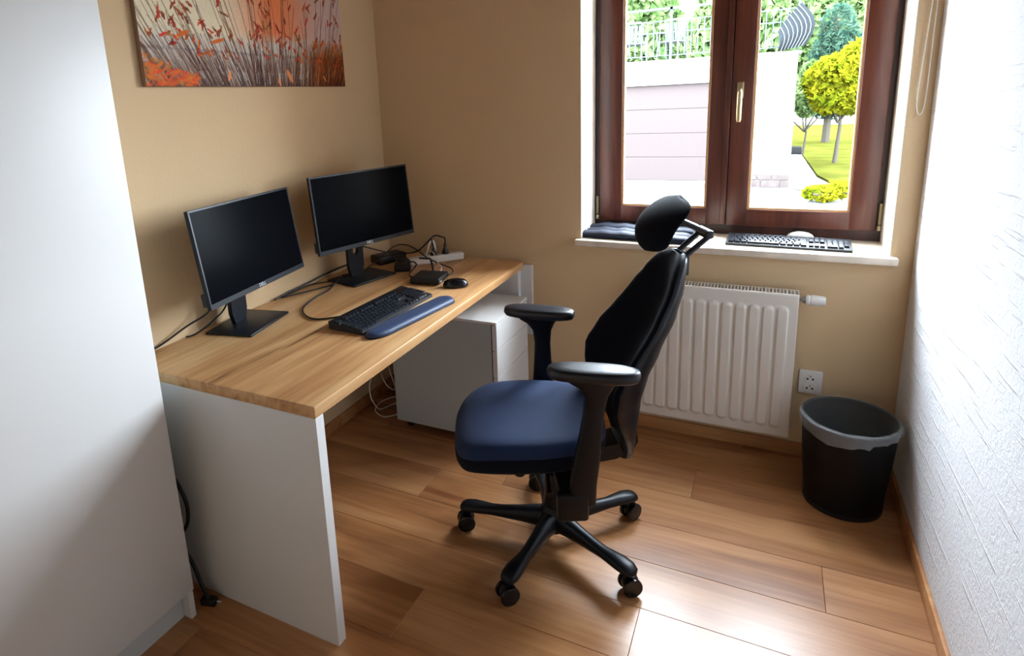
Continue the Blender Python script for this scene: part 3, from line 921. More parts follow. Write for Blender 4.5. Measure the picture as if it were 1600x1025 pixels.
# ------------------------------------------------------------------ canvas picture (reeds at dusk), print computed procedurally
CY0, CY1, CZ0, CZ1 = -1.342, -0.302, 1.598, 2.118
def reeds_print(nu, nv):
    rs = np.random.RandomState(11)
    U, V = np.meshgrid(np.linspace(0, 1, nu), np.linspace(0, 1, nv))
    A = 2.0                                   # aspect
    col = np.zeros((nv, nu, 3))
    def c(*a): return np.array(a, float)
    top = c(236, 222, 190)
    sun = c(232, 132, 84)
    water = c(206, 196, 184)
    low = c(84, 60, 56)
    k = np.clip((V - 0.02) / 0.22, 0, 1)[..., None]
    col = low * (1 - k) + water * k
    glow = (np.exp(-((U - 0.60) / 0.16) ** 2) * np.clip((V - 0.30 - 0.10 * np.abs(U - 0.5)) / 0.08, 0, 1))[..., None]
    k = np.clip((V - 0.26) / 0.12, 0, 1)[..., None]
    far = np.clip((U - 0.35) / 0.4, 0, 1)[..., None]
    sky = top * (1 - far) + c(206, 180, 176) * far
    col = col * (1 - k) + sky * k
    col = col * (1 - glow) + sun * glow
    hz = np.exp(-((V - 0.235 + 0.02 * U) / 0.010) ** 2)[..., None]
    col = col * (1 - 0.5 * hz) + c(126, 112, 120) * 0.5 * hz
    k = (np.clip((U - 0.66) / 0.22, 0, 1) * np.clip((0.36 - V) / 0.14, 0, 1))[..., None]
    col = col * (1 - k) + c(120, 54, 20) * k
    k = (np.clip((U - 0.80) / 0.15, 0, 1) * np.clip((0.12 - V) / 0.10, 0, 1))[..., None]
    col = col * (1 - k) + c(66, 22, 14) * k
    def blend(mask, cc):
        nonlocal col
        col = col * (1 - mask[..., None]) + cc * mask[..., None]
    def stroke(x0, y0, x1, y1, w, cc, al, bend=0.0):
        n = max(int(abs(y1 - y0) * nv), int(abs(x1 - x0) * nu)) + 2
        for i in range(n):
            t = i / (n - 1)
            x = x0 + (x1 - x0) * t + bend * t * t
            y_ = y0 + (y1 - y0) * t
            ix, iy = x * (nu - 1), y_ * (nv - 1)
            r = w * nu
            a0, a1 = int(max(0, ix - r - 1)), int(min(nu, ix + r + 2))
            b0 = int(round(iy))
            if b0 < 0 or b0 >= nv or a0 >= a1:
                continue
            xs = np.arange(a0, a1)
            mk = np.clip(r + 0.5 - np.abs(xs - ix), 0, 1) * al
            col[b0, a0:a1] = col[b0, a0:a1] * (1 - mk[:, None]) + cc * mk[:, None]
    def blob(x, y_, rx, ry, ang, cc, al):
        R_ = max(rx, ry) * 1.15
        i0, i1 = max(0, int((x - R_ / A) * nu) - 1), min(nu, int((x + R_ / A) * nu) + 2)
        j0, j1 = max(0, int((y_ - R_) * nv) - 1), min(nv, int((y_ + R_) * nv) + 2)
        if i0 >= i1 or j0 >= j1:
            return
        dx, dy = (U[j0:j1, i0:i1] - x) * A, (V[j0:j1, i0:i1] - y_)
        ca, sa = math.cos(ang), math.sin(ang)
        q = ((dx * ca + dy * sa) / rx) ** 2 + ((-dx * sa + dy * ca) / ry) ** 2
        mk = (np.clip((1.15 - q) / 0.6, 0, 1) * al)[..., None]
        col[j0:j1, i0:i1] = col[j0:j1, i0:i1] * (1 - mk) + cc * mk
    def plume(x, y_, ln, ang, cc):
        for q in range(9):
            t = (q / 8 - 0.5) * ln
            wd = 0.008 * (1 - (q / 8 - 0.4) ** 2 * 2.2)
            blob(x + (t * math.cos(ang) + rs.normal(0, 0.003)) / A, y_ + t * math.sin(ang) + rs.normal(0, 0.003), rs.uniform(0.008, 0.016), max(0.003, wd), ang + rs.normal(0, 0.5), cc * rs.uniform(0.75, 1.15), 0.85)
    # orange thicket lower left and tawny reeds lower right
    # pale stems and dark stems fanning out
    for i in range(560):
        x = rs.uniform(-0.02, 1.02)
        lean = (x - 0.52) * 0.34 + rs.normal(0, 0.025)
        if x < 0.45:
            lean -= 0.10
        h = rs.uniform(0.10, 0.34)
        dark = rs.rand()
        cc = c(62, 38, 30) if dark < 0.50 else (c(214, 202, 190) if dark < 0.80 else c(172, 116, 74))
        if x > 0.75 and dark > 0.55:
            cc = c(178, 94, 32)
        stroke(x, rs.uniform(-0.04, 0.08), x + lean * h * 1.4, h, rs.uniform(0.0007, 0.0016), cc, rs.uniform(0.5, 0.95), rs.normal(0, 0.01))
    for i in range(120):
        x = rs.uniform(0.0, 1.0)
        lean = (x - 0.5) * 0.30 - (0.12 if x < 0.45 else 0)
        h = rs.uniform(0.30, 0.85)
        stroke(x, 0.1, x + lean * h, h, rs.uniform(0.0008, 0.0014), c(84, 44, 30), 0.8, rs.normal(0, 0.02))
        xe = x + lean * h
        plume(xe, h, rs.uniform(0.04, 0.08), math.atan2(1, lean * 2 + rs.normal(0, 0.9)), c(168 + rs.randint(-50, 40), 66 + rs.randint(-20, 20), 34))
    for i in range(60):
        x = rs.uniform(0.02, 1.0)
        plume(x, rs.uniform(0.20, 0.45), rs.uniform(0.03, 0.06), rs.uniform(0.2, 2.6), c(190 + rs.randint(-50, 40), 78 + rs.randint(-30, 30), 34))
    for i in range(110):
        x = rs.uniform(0.0, 0.19) ** 1.0
        blob(x, rs.uniform(0.0, max(0.02, 0.20 - 0.75 * x)), rs.uniform(0.02, 0.06), rs.uniform(0.006, 0.014), rs.uniform(-0.3, 1.0), c(224 + rs.randint(-24, 20), 104 + rs.randint(-34, 30), 40), 0.6)
    for i in range(90):
        x = rs.uniform(0.80, 1.0)
        blob(x, rs.uniform(0.10, 0.36), rs.uniform(0.015, 0.04), rs.uniform(0.003, 0.007), rs.uniform(0.2, 2.2), c(206 + rs.randint(-50, 30), 96 + rs.randint(-30, 30), 34), 0.55)
    for (x, y_, rx, ry, an) in ((0.645, 0.075, 0.062, 0.022, 2.1), (0.585, 0.03, 0.035, 0.014, 1.7), (0.335, 0.07, 0.042, 0.014, 1.2), (0.72, 0.20, 0.022, 0.014, 1.5), (0.30, 0.30, 0.07, 0.014, 0.25), (0.86, 0.06, 0.03, 0.008, 2.2), (0.16, 0.33, 0.06, 0.016, 0.35)):
        blob(x, y_, rx, ry, an, c(238, 150, 92) if y_ < 0.1 else c(218, 106, 40), 0.95)
    col = np.clip(col * (1 + rs.normal(0, 0.03, (nv, nu, 1))), 0, 255) / 255
    return np.where(col <= 0.04045, col / 12.92, ((col + 0.055) / 1.055) ** 2.4)

pic = thing('canvas_picture', (0.012, (CY0 + CY1) / 2, CZ0), label='wide canvas print of orange reeds on the wall above the monitors', cat='picture')
ob('canvas_block', MB().box(0.001, 0.0195, CY0, CY1, CZ0, CZ1, 0.002, 2), mat('brown_canvas_edge', srgb(140, 104, 78), 0.8), pic, world=True)
nu, nv = 460, 230
art = reeds_print(nu, nv)
yy_, zz_ = np.meshgrid(np.linspace(CY0 + 0.0015, CY1 - 0.0015, nu), np.linspace(CZ0 + 0.0015, CZ1 - 0.0015, nv))
co = np.stack([np.full(yy_.size, 0.0199), yy_.ravel(), zz_.ravel()], 1) - np.array([0.012, (CY0 + CY1) / 2, CZ0])
idx = np.arange(nu * nv).reshape(nv, nu)
fc = np.stack([idx[:-1, :-1], idx[:-1, 1:], idx[1:, 1:], idx[1:, :-1]], -1).reshape(-1, 4)
me = bpy.data.meshes.new('print')
me.from_pydata(co.tolist(), [], fc.tolist())
at_ = me.color_attributes.new('print', 'FLOAT_COLOR', 'POINT')
at_.data.foreach_set('color', np.concatenate([art.reshape(-1, 3), np.ones((nu * nv, 1))], 1).astype(np.float32).ravel())
pm = mat('reed_print', (1, 1, 1, 1), 0.7, spec=0.2)
an = pm.node_tree.nodes.new('ShaderNodeVertexColor')
an.layer_name = 'print'
pm.node_tree.links.new(an.outputs[0], pm.node_tree.nodes['Principled BSDF'].inputs['Base Color'])
ob('print', me, pm, pic)

# ------------------------------------------------------------------ waste bin with liner
BX, BY = 2.090, -0.272
t = thing('waste_bin', (BX, BY, 0), label='round black wire-mesh waste bin in the corner', cat='bin')
ob('mesh_wall', MB().lathe([(0.125, 0.015), (0.1505, 0.335)], 0, 0, 48, caps=False), M['bin'], t)
ob('bottom', MB().lathe([(0.0, 0.004), (0.122, 0.004), (0.1255, 0.0), (0.127, 0.004), (0.127, 0.018), (0.1245, 0.018), (0.12, 0.008), (0.0, 0.008)], 0, 0, 48, caps=False), M['bin_solid'], t)
ring = [(0.1505 * math.cos(2 * PI * k / 48), 0.1505 * math.sin(2 * PI * k / 48), 0.337) for k in range(49)]
ob('rim', MB().tube(ring, 0.0045, 8), M['bin_solid'], t)
# liner: crumpled film inside, folded over the rim
rl_ = random.Random(3)
n = 64
wob = [rl_.uniform(-1, 1) for _ in range(n)]
wob = [(wob[i - 1] + 2 * wob[i] + wob[(i + 1) % n]) / 4 for i in range(n)]
M['liner_fold'] = film_mat('crumpled_liner_fold', (0.62, 0.65, 0.68, 1), 0.27, 0.15)
def liner(prof):
    rings = []
    for (r, z_, a, hem) in prof:
        rg = []
        for k in range(n):
            an = 2 * PI * k / n
            dz = 0.0
            if hem:
                dz = hem * (0.012 * wob[(k * 3) % n] - 0.030 * max(0, math.sin(-an - 0.5)) ** 2 + 0.012)
            rr = r + a * wob[(k * 2 + int(r * 400)) % n]
            rg.append((rr * math.cos(an), rr * math.sin(an), z_ - 0.012 + dz + 0.003 * wob[(k * 5) % n] * (z_ > 0.3)))
        rings.append(rg)
    return MB().loft(rings, caps=False)
bl = thing('bin_liner', (BX, BY, 0.012), label='clear plastic bag folded over the waste bin rim', cat='bin bag')
ob('inner_film', liner(((0.085, 0.05, 0.020, 0), (0.115, 0.16, 0.014, 0), (0.130, 0.26, 0.010, 0), (0.140, 0.315, 0.006, 0), (0.1445, 0.344, 0.002, 0), (0.150, 0.3455, 0.002, 0))), M['liner'], bl, 50)
ob('folded_hem', liner(((0.150, 0.3455, 0.002, 0), (0.1565, 0.338, 0.003, 0), (0.158, 0.325, 0.005, 0.5), (0.156, 0.306, 0.006, 1.0))), M['liner_fold'], bl, 25)

# ------------------------------------------------------------------ things on the sill
cu = thing('seat_cushion', (1.27, 0.13, 0.873), math.radians(-4), 'dark blue ribbed cushion on the window sill behind the chair', 'cushion')
b = MB()
secs = [(-0.100, 0.062), (-0.035, 0.066), (0.032, 0.064), (0.085, 0.045)]
for i, (yc, d_) in enumerate(secs):
    rings = []
    for q in range(21):
        s_ = -1 + 2 * q / 20
        k = (1 - abs(s_) ** 5) ** 0.5 if abs(s_) < 1 else 0.02
        k = max(k, 0.15)
        hh = (0.017 + 0.003 * math.sin(q * 1.7 + i)) * k
        rings.append([(s_ * (0.245 - 0.008 * (i % 2)), yc + d_ / 2 * 1.08 * math.cos(a) * (0.6 + 0.4 * k), 0.0185 + hh * math.sin(a) + (0.006 if i == 2 else 0)) for a in [2 * PI * w / 14 for w in range(14)]])
    ob('padded_rib', MB().loft(rings), M['cushion'], cu, 70)
ob('ticking', MB().box(-0.235, 0.235, -0.125, 0.10, 0.0005, 0.014, 0.006, 2), M['cushion'], cu)
o = thing('white_mouse', (1.915, 0.205, 0.873), math.radians(-8), 'pale grey mouse behind the keyboard on the sill', 'mouse')
rings = []
for (k, z_) in ((0.94, 0.001), (1.0, 0.005), (0.97, 0.014), (0.84, 0.024), (0.6, 0.031), (0.3, 0.0345), (0.04, 0.0355)):
    rings.append([(0.052 * k * math.cos(2 * PI * q / 24), 0.029 * k * math.sin(2 * PI * q / 24), z_) for q in range(24)])
ob('shell', MB().loft(rings), M['white_plastic'], o, 60)
ob('scroll_wheel', MB().lathe([(0.004, -0.003), (0.008, -0.002), (0.008, 0.002), (0.004, 0.003)], -0.028, 0, 14, 'y', 0.026), M['black'], o)

# blind cord
bc = thing('blind_cord', (2.234, -0.02, 1.386), label='thin white blind cord loop hanging right of the window', cat='cord')
ob('cord_loop', MB().tube([(2.240, -0.020, 2.35), (2.238, -0.020, 1.9), (2.226, -0.020, 1.56), (2.222, -0.020, 1.44), (2.226, -0.020, 1.400), (2.234, -0.020, 1.386), (2.242, -0.020, 1.402), (2.246, -0.020, 1.45), (2.247, -0.020, 1.6), (2.248, -0.020, 1.9), (2.250, -0.020, 2.35)], 0.0018, 6, 8), M['cord'], bc, world=True)
ob('cord_box', MB().box(2.225, 2.265, -0.035, -0.0005, 2.33, 2.40, 0.004, 2), M['white_plastic'], bc, world=True)

# ------------------------------------------------------------------ office chair (local: x = sitter's right, y = forward)
CA = math.radians(27)
ch = thing('office_chair', (1.19, -0.90, 0), CA + PI / 2, 'dark blue office chair with armrests and headrest in front of the radiator', 'chair')
th = CA + PI / 2
for k in range(5):
    wa = math.radians(190.4 + 72 * k) - th
    ca, sa = math.cos(wa), math.sin(wa)
    R3 = Matrix.Rotation(wa, 4, 'Z')
    rings = []
    for (x_, zc, hw, hh) in ((0.015, 0.098, 0.036, 0.040), (0.06, 0.098, 0.030, 0.034), (0.12, 0.094, 0.024, 0.026), (0.18, 0.091, 0.021, 0.020), (0.215, 0.091, 0.021, 0.017), (0.25, 0.093, 0.026, 0.017), (0.285, 0.094, 0.030, 0.017), (0.312, 0.092, 0.029, 0.015), (0.328, 0.089, 0.022, 0.011), (0.334, 0.087, 0.010, 0.006)):
        rg = []
        for q in range(14):
            a = 2 * PI * q / 14
            c_, s_ = math.cos(a), math.sin(a)
            yy2 = hw * math.copysign(abs(c_) ** 0.7, c_) * (1.0 if s_ < 0 else 1.0 - 0.25 * s_)
            rg.append(tuple(R3 @ Vector((x_, yy2, zc + hh * math.copysign(abs(s_) ** 0.7, s_)))))
        rings.append(rg)
    ob('base_leg', MB().loft(rings), M['chair_plastic'], ch, 45)
    # twin-wheel caster
    sw = math.radians([20, -35, 60, 15, 80][k]) + wa
    cr_ = Matrix.Translation((0.303 * ca, 0.303 * sa, 0)) @ Matrix.Rotation(sw, 4, 'Z')
    hood = MB().lathe([(0.006, -0.010), (0.026, -0.010), (0.028, 0.0), (0.026, 0.010), (0.006, 0.010)], 0.012, 0, 18, 'y', 0.036)
    hood.tube([(0, 0, 0.045), (0, 0, 0.084)], 0.008, 10)
    hood.v = [tuple(cr_ @ Vector(p)) for p in hood.v]
    hd = ob('caster', hood, M['chair_plastic'], ch)
    for s_ in (-1, 1):
        wv = MB().lathe([(0.004, 0.0), (0.018, 0.001), (0.024, 0.003), (0.0305, 0.005), (0.0315, 0.010), (0.0305, 0.014), (0.027, 0.0155), (0.0265, 0.0145), (0.012, 0.0165), (0.0, 0.017)], 0, 0, 22, 'y', 0)
        wv.v = [tuple(cr_ @ Vector((p[0] + 0.012, s_ * (p[1] + 0.0105), p[2] + 0.0315))) for p in wv.v]
        ob('wheel', wv, M['black_gloss'], hd)
ob('hub', MB().lathe([(0.0, 0.050), (0.030, 0.050), (0.044, 0.060), (0.047, 0.10), (0.043, 0.135), (0.036, 0.150), (0.0, 0.150)], 0, 0, 24), M['chair_plastic'], ch)
ob('gas_column', MB().lathe([(0.034, 0.145), (0.031, 0.20), (0.029, 0.27), (0.028, 0.272), (0.020, 0.274), (0.020, 0.335)], 0, 0, 20), M['chair_plastic'], ch)
# mechanism, knobs, back carrier
mm = MB()
mm.box(-0.075, 0.075, -0.125, 0.13, 0.325, 0.385, 0.014, 3)
mm.box(-0.045, 0.045, -0.10, 0.06, 0.300, 0.335, 0.010, 3)
ob('tilt_mechanism', mm, M['chair_plastic'], ch)
ob('tension_knob', MB().lathe([(0.0, -0.028), (0.018, -0.026), (0.021, 0.0), (0.018, 0.020), (0.010, 0.03)], -0.02, 0.115, 14, cz=0.306), M['chair_plastic'], ch)
ob('height_lever', MB().tube([(-0.06, 0.03, 0.345), (-0.16, 0.04, 0.342), (-0.215, 0.045, 0.335)], [0.006, 0.007, 0.010], 10), M['chair_plastic'], ch)
carrier = [(-0.10, 0.325), (-0.09, 0.375), (-0.16, 0.385), (-0.205, 0.395), (-0.225, 0.42), (-0.262, 0.46), (-0.270, 0.40), (-0.252, 0.365), (-0.20, 0.340)]
ob('back_carrier', MB().prism(carrier, -0.05, 0.05, 0), M['chair_plastic'], ch)
# seat: cushion on a shell
def seat_outline(n=56, fx=1.0, inset=0.0):
    out = []
    for q in range(n):
        a = 2 * PI * q / n
        c_, s_ = math.cos(a), math.sin(a)
        e_ = 2 / 3.2
        x_ = 0.232 * math.copysign(abs(c_) ** e_, c_)
        y_ = math.copysign(abs(s_) ** e_, s_)
        y_ = 0.065 + (0.262 if y_ > 0 else 0.225) * y_
        if y_ < 0.065:
            x_ *= 1 - 0.10 * (0.065 - y_) / 0.22
        out.append((x_ * (1 - inset), 0.065 + (y_ - 0.065) * (1 - inset)))
    return out
def seat_z(x_, y_):
    w = -0.045 * max(0, (y_ - 0.16) / 0.165) ** 2.2          # waterfall front
    d = 0.012 * (abs(x_) / 0.23) ** 2 + 0.012 * max(0, (-y_ - 0.02) / 0.14)
    return w + d
rings = []
for ins, z_, curv in ((0.05, 0.440, 0.9), (0.018, 0.443, 0.9), (0.010, 0.452, 0.95), (0.006, 0.464, 1), (0.014, 0.478, 1), (0.04, 0.490, 1), (0.09, 0.498, 1), (0.2, 0.503, 1), (0.4, 0.503, 1), (0.65, 0.502, 1), (0.9, 0.501, 1)):
    rings.append([(x_, y_, z_ + seat_z(x_, y_) * curv) for x_, y_ in seat_outline(inset=ins)])
ob('seat_cushion', MB().loft(rings), M['fabric'], ch, 60)
rings = []
for ins, z_ in ((0.45, 0.384), (0.22, 0.386), (0.10, 0.394), (0.03, 0.408), (0.004, 0.426), (0.0, 0.444), (0.008, 0.453), (0.02, 0.455)):
    rings.append([(x_, y_, z_ + seat_z(x_, y_) * 0.9) for x_, y_ in seat_outline(inset=ins)])
ob('seat_shell', MB().loft(rings), M['fabric_shaded'], ch, 45)
# armrests
for s_, py, yaw, lab in ((1, -0.005, math.radians(-21), 'far armrest'), (-1, 0.075, math.radians(-15), 'near armrest')):
    X = s_ * 0.262
    prof = [(0.690, 0.070, 0.026), (0.725, 0.085, 0.034), (0.738, 0.095, 0.036)]
    rings = []
    py0 = -py
    for (z_, d0, d1, hw) in ((0.335, 0.040, 0.035, 0.014), (0.40, 0.042, 0.037, 0.016), (0.48, 0.040, 0.036, 0.017), (0.56, 0.034, 0.031, 0.018), (0.63, 0.030, 0.028, 0.019), (0.68, 0.036, 0.032, 0.022), (0.71, 0.058, 0.046, 0.026), (0.728, 0.085, 0.066, 0.030), (0.736, 0.090, 0.070, 0.030)):
        cy_ = py0 * (0.5 + 0.5 * min(1, max(0, (z_ - 0.4) / 0.3))) - 0.012
        rg = []
        for q in range(16):
            a = 2 * PI * q / 16
            c_, t_ = math.cos(a), math.sin(a)
            yv = (d0 if t_ > 0 else d1) * math.copysign(abs(t_) ** 0.6, t_)
            rg.append((X + hw * math.copysign(abs(c_) ** 0.6, c_), cy_ + yv, z_))
        rings.append(rg)
    post = ob('arm_post', MB().loft(rings), M['chair_plastic'], ch, 50)
    br = MB()
    br.box(min(0, s_ * 0.25), max(0, s_ * 0.25), -0.055, 0.02, 0.345, 0.375, 0.008, 2)
    br.box(X - 0.018, X + 0.018, -0.062, 0.030, 0.285, 0.375, 0.010, 3)
    ob('arm_bracket', br, M['chair_plastic'], ch)
    base = []
    for q in range(32):
        a = 2 * PI * q / 32
        c_, t_ = math.cos(a), math.sin(a)
        base.append((0.045 * math.copysign(abs(c_) ** 0.75, c_), 0.129 * math.copysign(abs(t_) ** 0.65, t_)))
    rings = []
    rm = Matrix.Rotation(yaw, 3, 'Z')
    for k_, z_ in ((0.72, 0.728), (0.90, 0.732), (1.0, 0.742), (1.0, 0.752), (0.94, 0.760), (0.80, 0.764), (0.4, 0.765), (0.05, 0.765)):
        rg = []
        for a, b_ in base:
            v3 = rm @ Vector((a * k_ if k_ < 0.85 else a - math.copysign(0.045 * (1 - k_), a), b_ - math.copysign(0.045 * (1 - k_), b_) if k_ > 0.85 else b_ * (k_ + (1 - k_) * 0.35), 0))
            rg.append((X + v3.x, py0 + v3.y, z_))
        rings.append(rg)
    ob('arm_pad', MB().loft(rings), M['arm_pad'], post, 50)
# backrest
spine = [(0.33, 0.250), (0.40, 0.256), (0.46, 0.262), (0.55, 0.270), (0.64, 0.292), (0.73, 0.330), (0.84, 0.375), (0.92, 0.395), (1.02, 0.405)]
width = [(0.325, 0.028), (0.345, 0.045), (0.37, 0.062), (0.40, 0.092), (0.46, 0.140), (0.53, 0.180), (0.60, 0.207), (0.66, 0.216), (0.72, 0.211), (0.80, 0.190), (0.89, 0.160), (0.95, 0.128), (0.99, 0.100), (1.01, 0.072), (1.02, 0.040)]
thick = [(0.325, 0.030), (0.42, 0.045), (0.62, 0.072), (0.80, 0.056), (0.98, 0.038), (1.02, 0.020)]
nu_, nv_ = 18, 30
def back_pt(u, z_, side):
    w = interp(width, z_)
    s = interp(spine, z_)
    x_ = w * u
    wrap = 2.6 * x_ * x_
    e_ = max(0.0, 1 - abs(u) ** 4) ** 0.5
    if side == 0:
        return (x_, -(s - wrap - 0.010 - (interp(thick, z_) - 0.012) * e_), z_)
    return (x_, -(s - wrap + 0.012 * e_), z_)
def sheet(side):
    vs, fs = [], []
    for j in range(nv_ + 1):
        z_ = 0.325 + (1.02 - 0.325) * j / nv_
        for i in range(nu_ + 1):
            u = math.sin(PI / 2 * (-1 + 2 * i / nu_))
            vs.append(back_pt(u, z_, side))
    for j in range(nv_):
        for i in range(nu_):
            a = j * (nu_ + 1) + i
            fs.append((a, a + 1, a + nu_ + 2, a + nu_ + 1))
    return vs, fs
def closed_sheet(f0, f1):
    rings = []
    for j in range(nv_ + 1):
        z_ = 0.325 + (1.02 - 0.325) * j / nv_
        us = [math.sin(PI / 2 * (-1 + 2 * i / nu_)) for i in range(nu_ + 1)]
        rings.append([f0(u, z_) for u in us] + [f1(u, z_) for u in reversed(us)])
    return MB().loft(rings)
mid = lambda u, z_: tuple(np.array(back_pt(u, z_, 1)) + np.array((0, 0.0105, 0)))
ob('backrest_cushion', closed_sheet(lambda u, z_: back_pt(u, z_, 0), mid), M['fabric_shaded'], ch, 60)
ob('back_shell', closed_sheet(lambda u, z_: tuple(np.array(mid(u, z_)) + np.array((0, -0.0005, 0))), lambda u, z_: back_pt(u, z_, 1)), M['chair_plastic'], ch, 60)
# headrest: pad whose sides sweep back, on a V-shaped bracket
rings = []
for j in range(19):
    v = math.sin(PI / 2 * (-1 + 2 * j / 18))
    w = 0.132 * max(0.12, (1 - abs(v) ** 3.5) ** 0.4) * (1.0 + 0.04 * v)
    tk = 0.017 * max(0.15, (1 - v * v) ** 0.5) + 0.003
    front, rear = [], []
    for i in range(17):
        u = math.sin(PI / 2 * (-1 + 2 * i / 16))
        e_ = max(0.0, 1 - u ** 4) ** 0.5
        s0 = 0.298 + 0.040 * v + 0.040 * v * v + 0.015 * max(0, v) ** 3 + 2.2 * (w * u) ** 2
        z_ = 1.112 + 0.084 * v - 0.006 * u * u * v
        front.append((w * u, -(s0 - tk * e_), z_))
        rear.append((w * u, -(s0 + tk * e_ * 0.8 + 0.002), z_))
    rings.append(front + rear[::-1])
hr = ob('headrest', MB().loft(rings), M['fabric_shaded'], ch, 60)
hb = MB()
for s2 in (-1, 1):
    hb.tube([(s2 * 0.030, -0.395, 1.000), (s2 * 0.034, -0.440, 1.040), (s2 * 0.036, -0.480, 1.074), (s2 * 0.034, -0.466, 1.086), (s2 * 0.03, -0.40, 1.118), (s2 * 0.028, -0.325, 1.122)], 0.009, 8)
hb.box(-0.045, 0.045, -0.488, -0.464, 1.064, 1.090, 0.006, 2)
hb.box(-0.04, 0.04, -0.420, -0.385, 0.950, 1.02, 0.006, 2)
ob('headrest_bracket', hb, M['arm_pad'], ch)

# ------------------------------------------------------------------ outside: yard, garage, terrace, garden
GZ = -0.5
M['paving'] = mat('pale_concrete_paving', (0.11, 0.108, 0.106, 1), 0.85, spec=0.0, var=(2.0, 0.10))
M['lawn'] = mat('yellow_green_lawn', (0.0290, 0.0300, 0.0055, 1), 0.9, spec=0.0, var=(1.5, 0.25), bump=(30, 0.6))
M['render_wall'] = mat('cream_house_render', (0.16, 0.152, 0.14, 1), 0.9, spec=0.0, bump=(40, 0.15))
M['garage'] = mat('dusty_pink_garage_door', (0.0400, 0.0320, 0.0305, 1), 0.6, spec=0.0)
M['brick'] = mat('pale_pink_brick', (0.042, 0.034, 0.032, 1), 0.85, spec=0.0, var=(8, 0.2))
M['rail'] = mat('pale_grey_iron', (0.034, 0.038, 0.041, 1), 0.5, 0.0, spec=0.0)
M['bark'] = mat('bark', (0.035, 0.030, 0.024, 1), 0.9, spec=0.0)
M['kerb'] = mat('grey_kerb_stone', (0.014, 0.014, 0.014, 1), 0.85, spec=0.0)
M['woven'] = mat('grey_woven_screen', (0.0115, 0.0135, 0.0150, 1), 0.7, spec=0.0, bump=(60, 0.5))
M['garden_chair'] = mat('white_garden_plastic', (0.055, 0.058, 0.060, 1), 0.5, spec=0.0)
leafA = leaf_mat('mid_green_leaves', (0.034, 0.066, 0.018, 1), (0.110, 0.150, 0.060, 1))
leafB = leaf_mat('blue_green_needles', (0.014, 0.036, 0.026, 1), (0.036, 0.066, 0.044, 1))
leafC = leaf_mat('yellow_green_leaves', (0.060, 0.078, 0.004, 1), (0.135, 0.125, 0.006, 1))

gr = MB().box(-14, 40, YO, 60.0, GZ - 0.2, GZ)
o = ob('ground_paving', gr, M['paving'])
tag(o, 'pale paved yard outside the window', kind='structure')
lw = MB()
lw.prism([(3.6, 8.0), (2.75, 13.0), (2.63, 18.0), (2.63, 18.62), (2.2, 18.62), (2.2, 32.9), (40, 32.9), (40, 8.0)], GZ, GZ + 0.05, 2)
o = ob('lawn', lw, M['lawn'])
tag(o, 'sunny yellow-green lawn beyond the yard', 'lawn', kind='stuff')
single('kerb', MB().box(2.05, 2.62, 18.25, 18.6, GZ, GZ + 0.22, 0.02, 2), M['kerb'], (2.3, 18.4, GZ), 'short grey kerb stone at the end of the paved path', 'kerb')

ga = thing('garage_building', (-1.5, 13, GZ), label='cream garage with a wide door and terrace roof across the yard', cat='building')
FY = 11.3
g = MB()
g.box(-9, -5.2, FY, FY + 5, GZ, 2.10)
g.box(1.05, 2.16, FY, FY + 5, GZ, 2.10)
g.box(-5.2, 1.05, FY, FY + 5, 1.645, 2.10)
g.box(-5.2, 1.05, FY + 0.8, FY + 5, GZ, 1.645)
ob('walls', g, M['render_wall'], ga, world=True)
ob('terrace_slab', MB().box(-9.1, 2.22, FY - 0.08, FY + 5.05, 2.10, 2.15, 0.01, 2), M['render_wall'], ga, world=True)
hgt = (1.645 - (GZ + 0.10)) / 4
dr = ob('door_frame', MB().box(-5.2, 1.05, FY + 0.14, FY + 0.2, GZ + 0.1, 1.645), M['garage'], ga, world=True)
for k in range(4):
    for (a, b) in ((-5.2, 1.05),):
        ob('door_panel', MB().box(a + 0.004, b - 0.004, FY + 0.09, FY + 0.15, GZ + 0.1 + k * hgt + 0.002, GZ + 0.1 + (k + 1) * hgt - 0.002, 0.008, 1), M['garage'], dr, world=True)
ob('threshold', MB().box(-5.25, 1.05, FY - 0.25, FY + 0.2, GZ, GZ + 0.10, 0.01, 1), M['paving'], ga, world=True)
br_ = [(1.05, 0.30), (1.36, 0.34), (1.71, 0.44)]
for r_i, (z0_, h_) in enumerate(((GZ + 0.0, 0.15), (GZ + 0.155, 0.125))):
    x_ = 1.06 - (0.13 if r_i else 0)
    while x_ < 2.15:
        w_ = rnd.uniform(0.26, 0.40)
        xa, xb = max(x_, 1.06), min(x_ + w_, 2.165)
        if xb - xa > 0.05:
            ob('brick', MB().box(xa + 0.006, xb - 0.006, FY - 0.045, FY - 0.0005, z0_, z0_ + h_ - 0.008, 0.008, 1), M['brick'], ga, world=True)
        x_ += w_
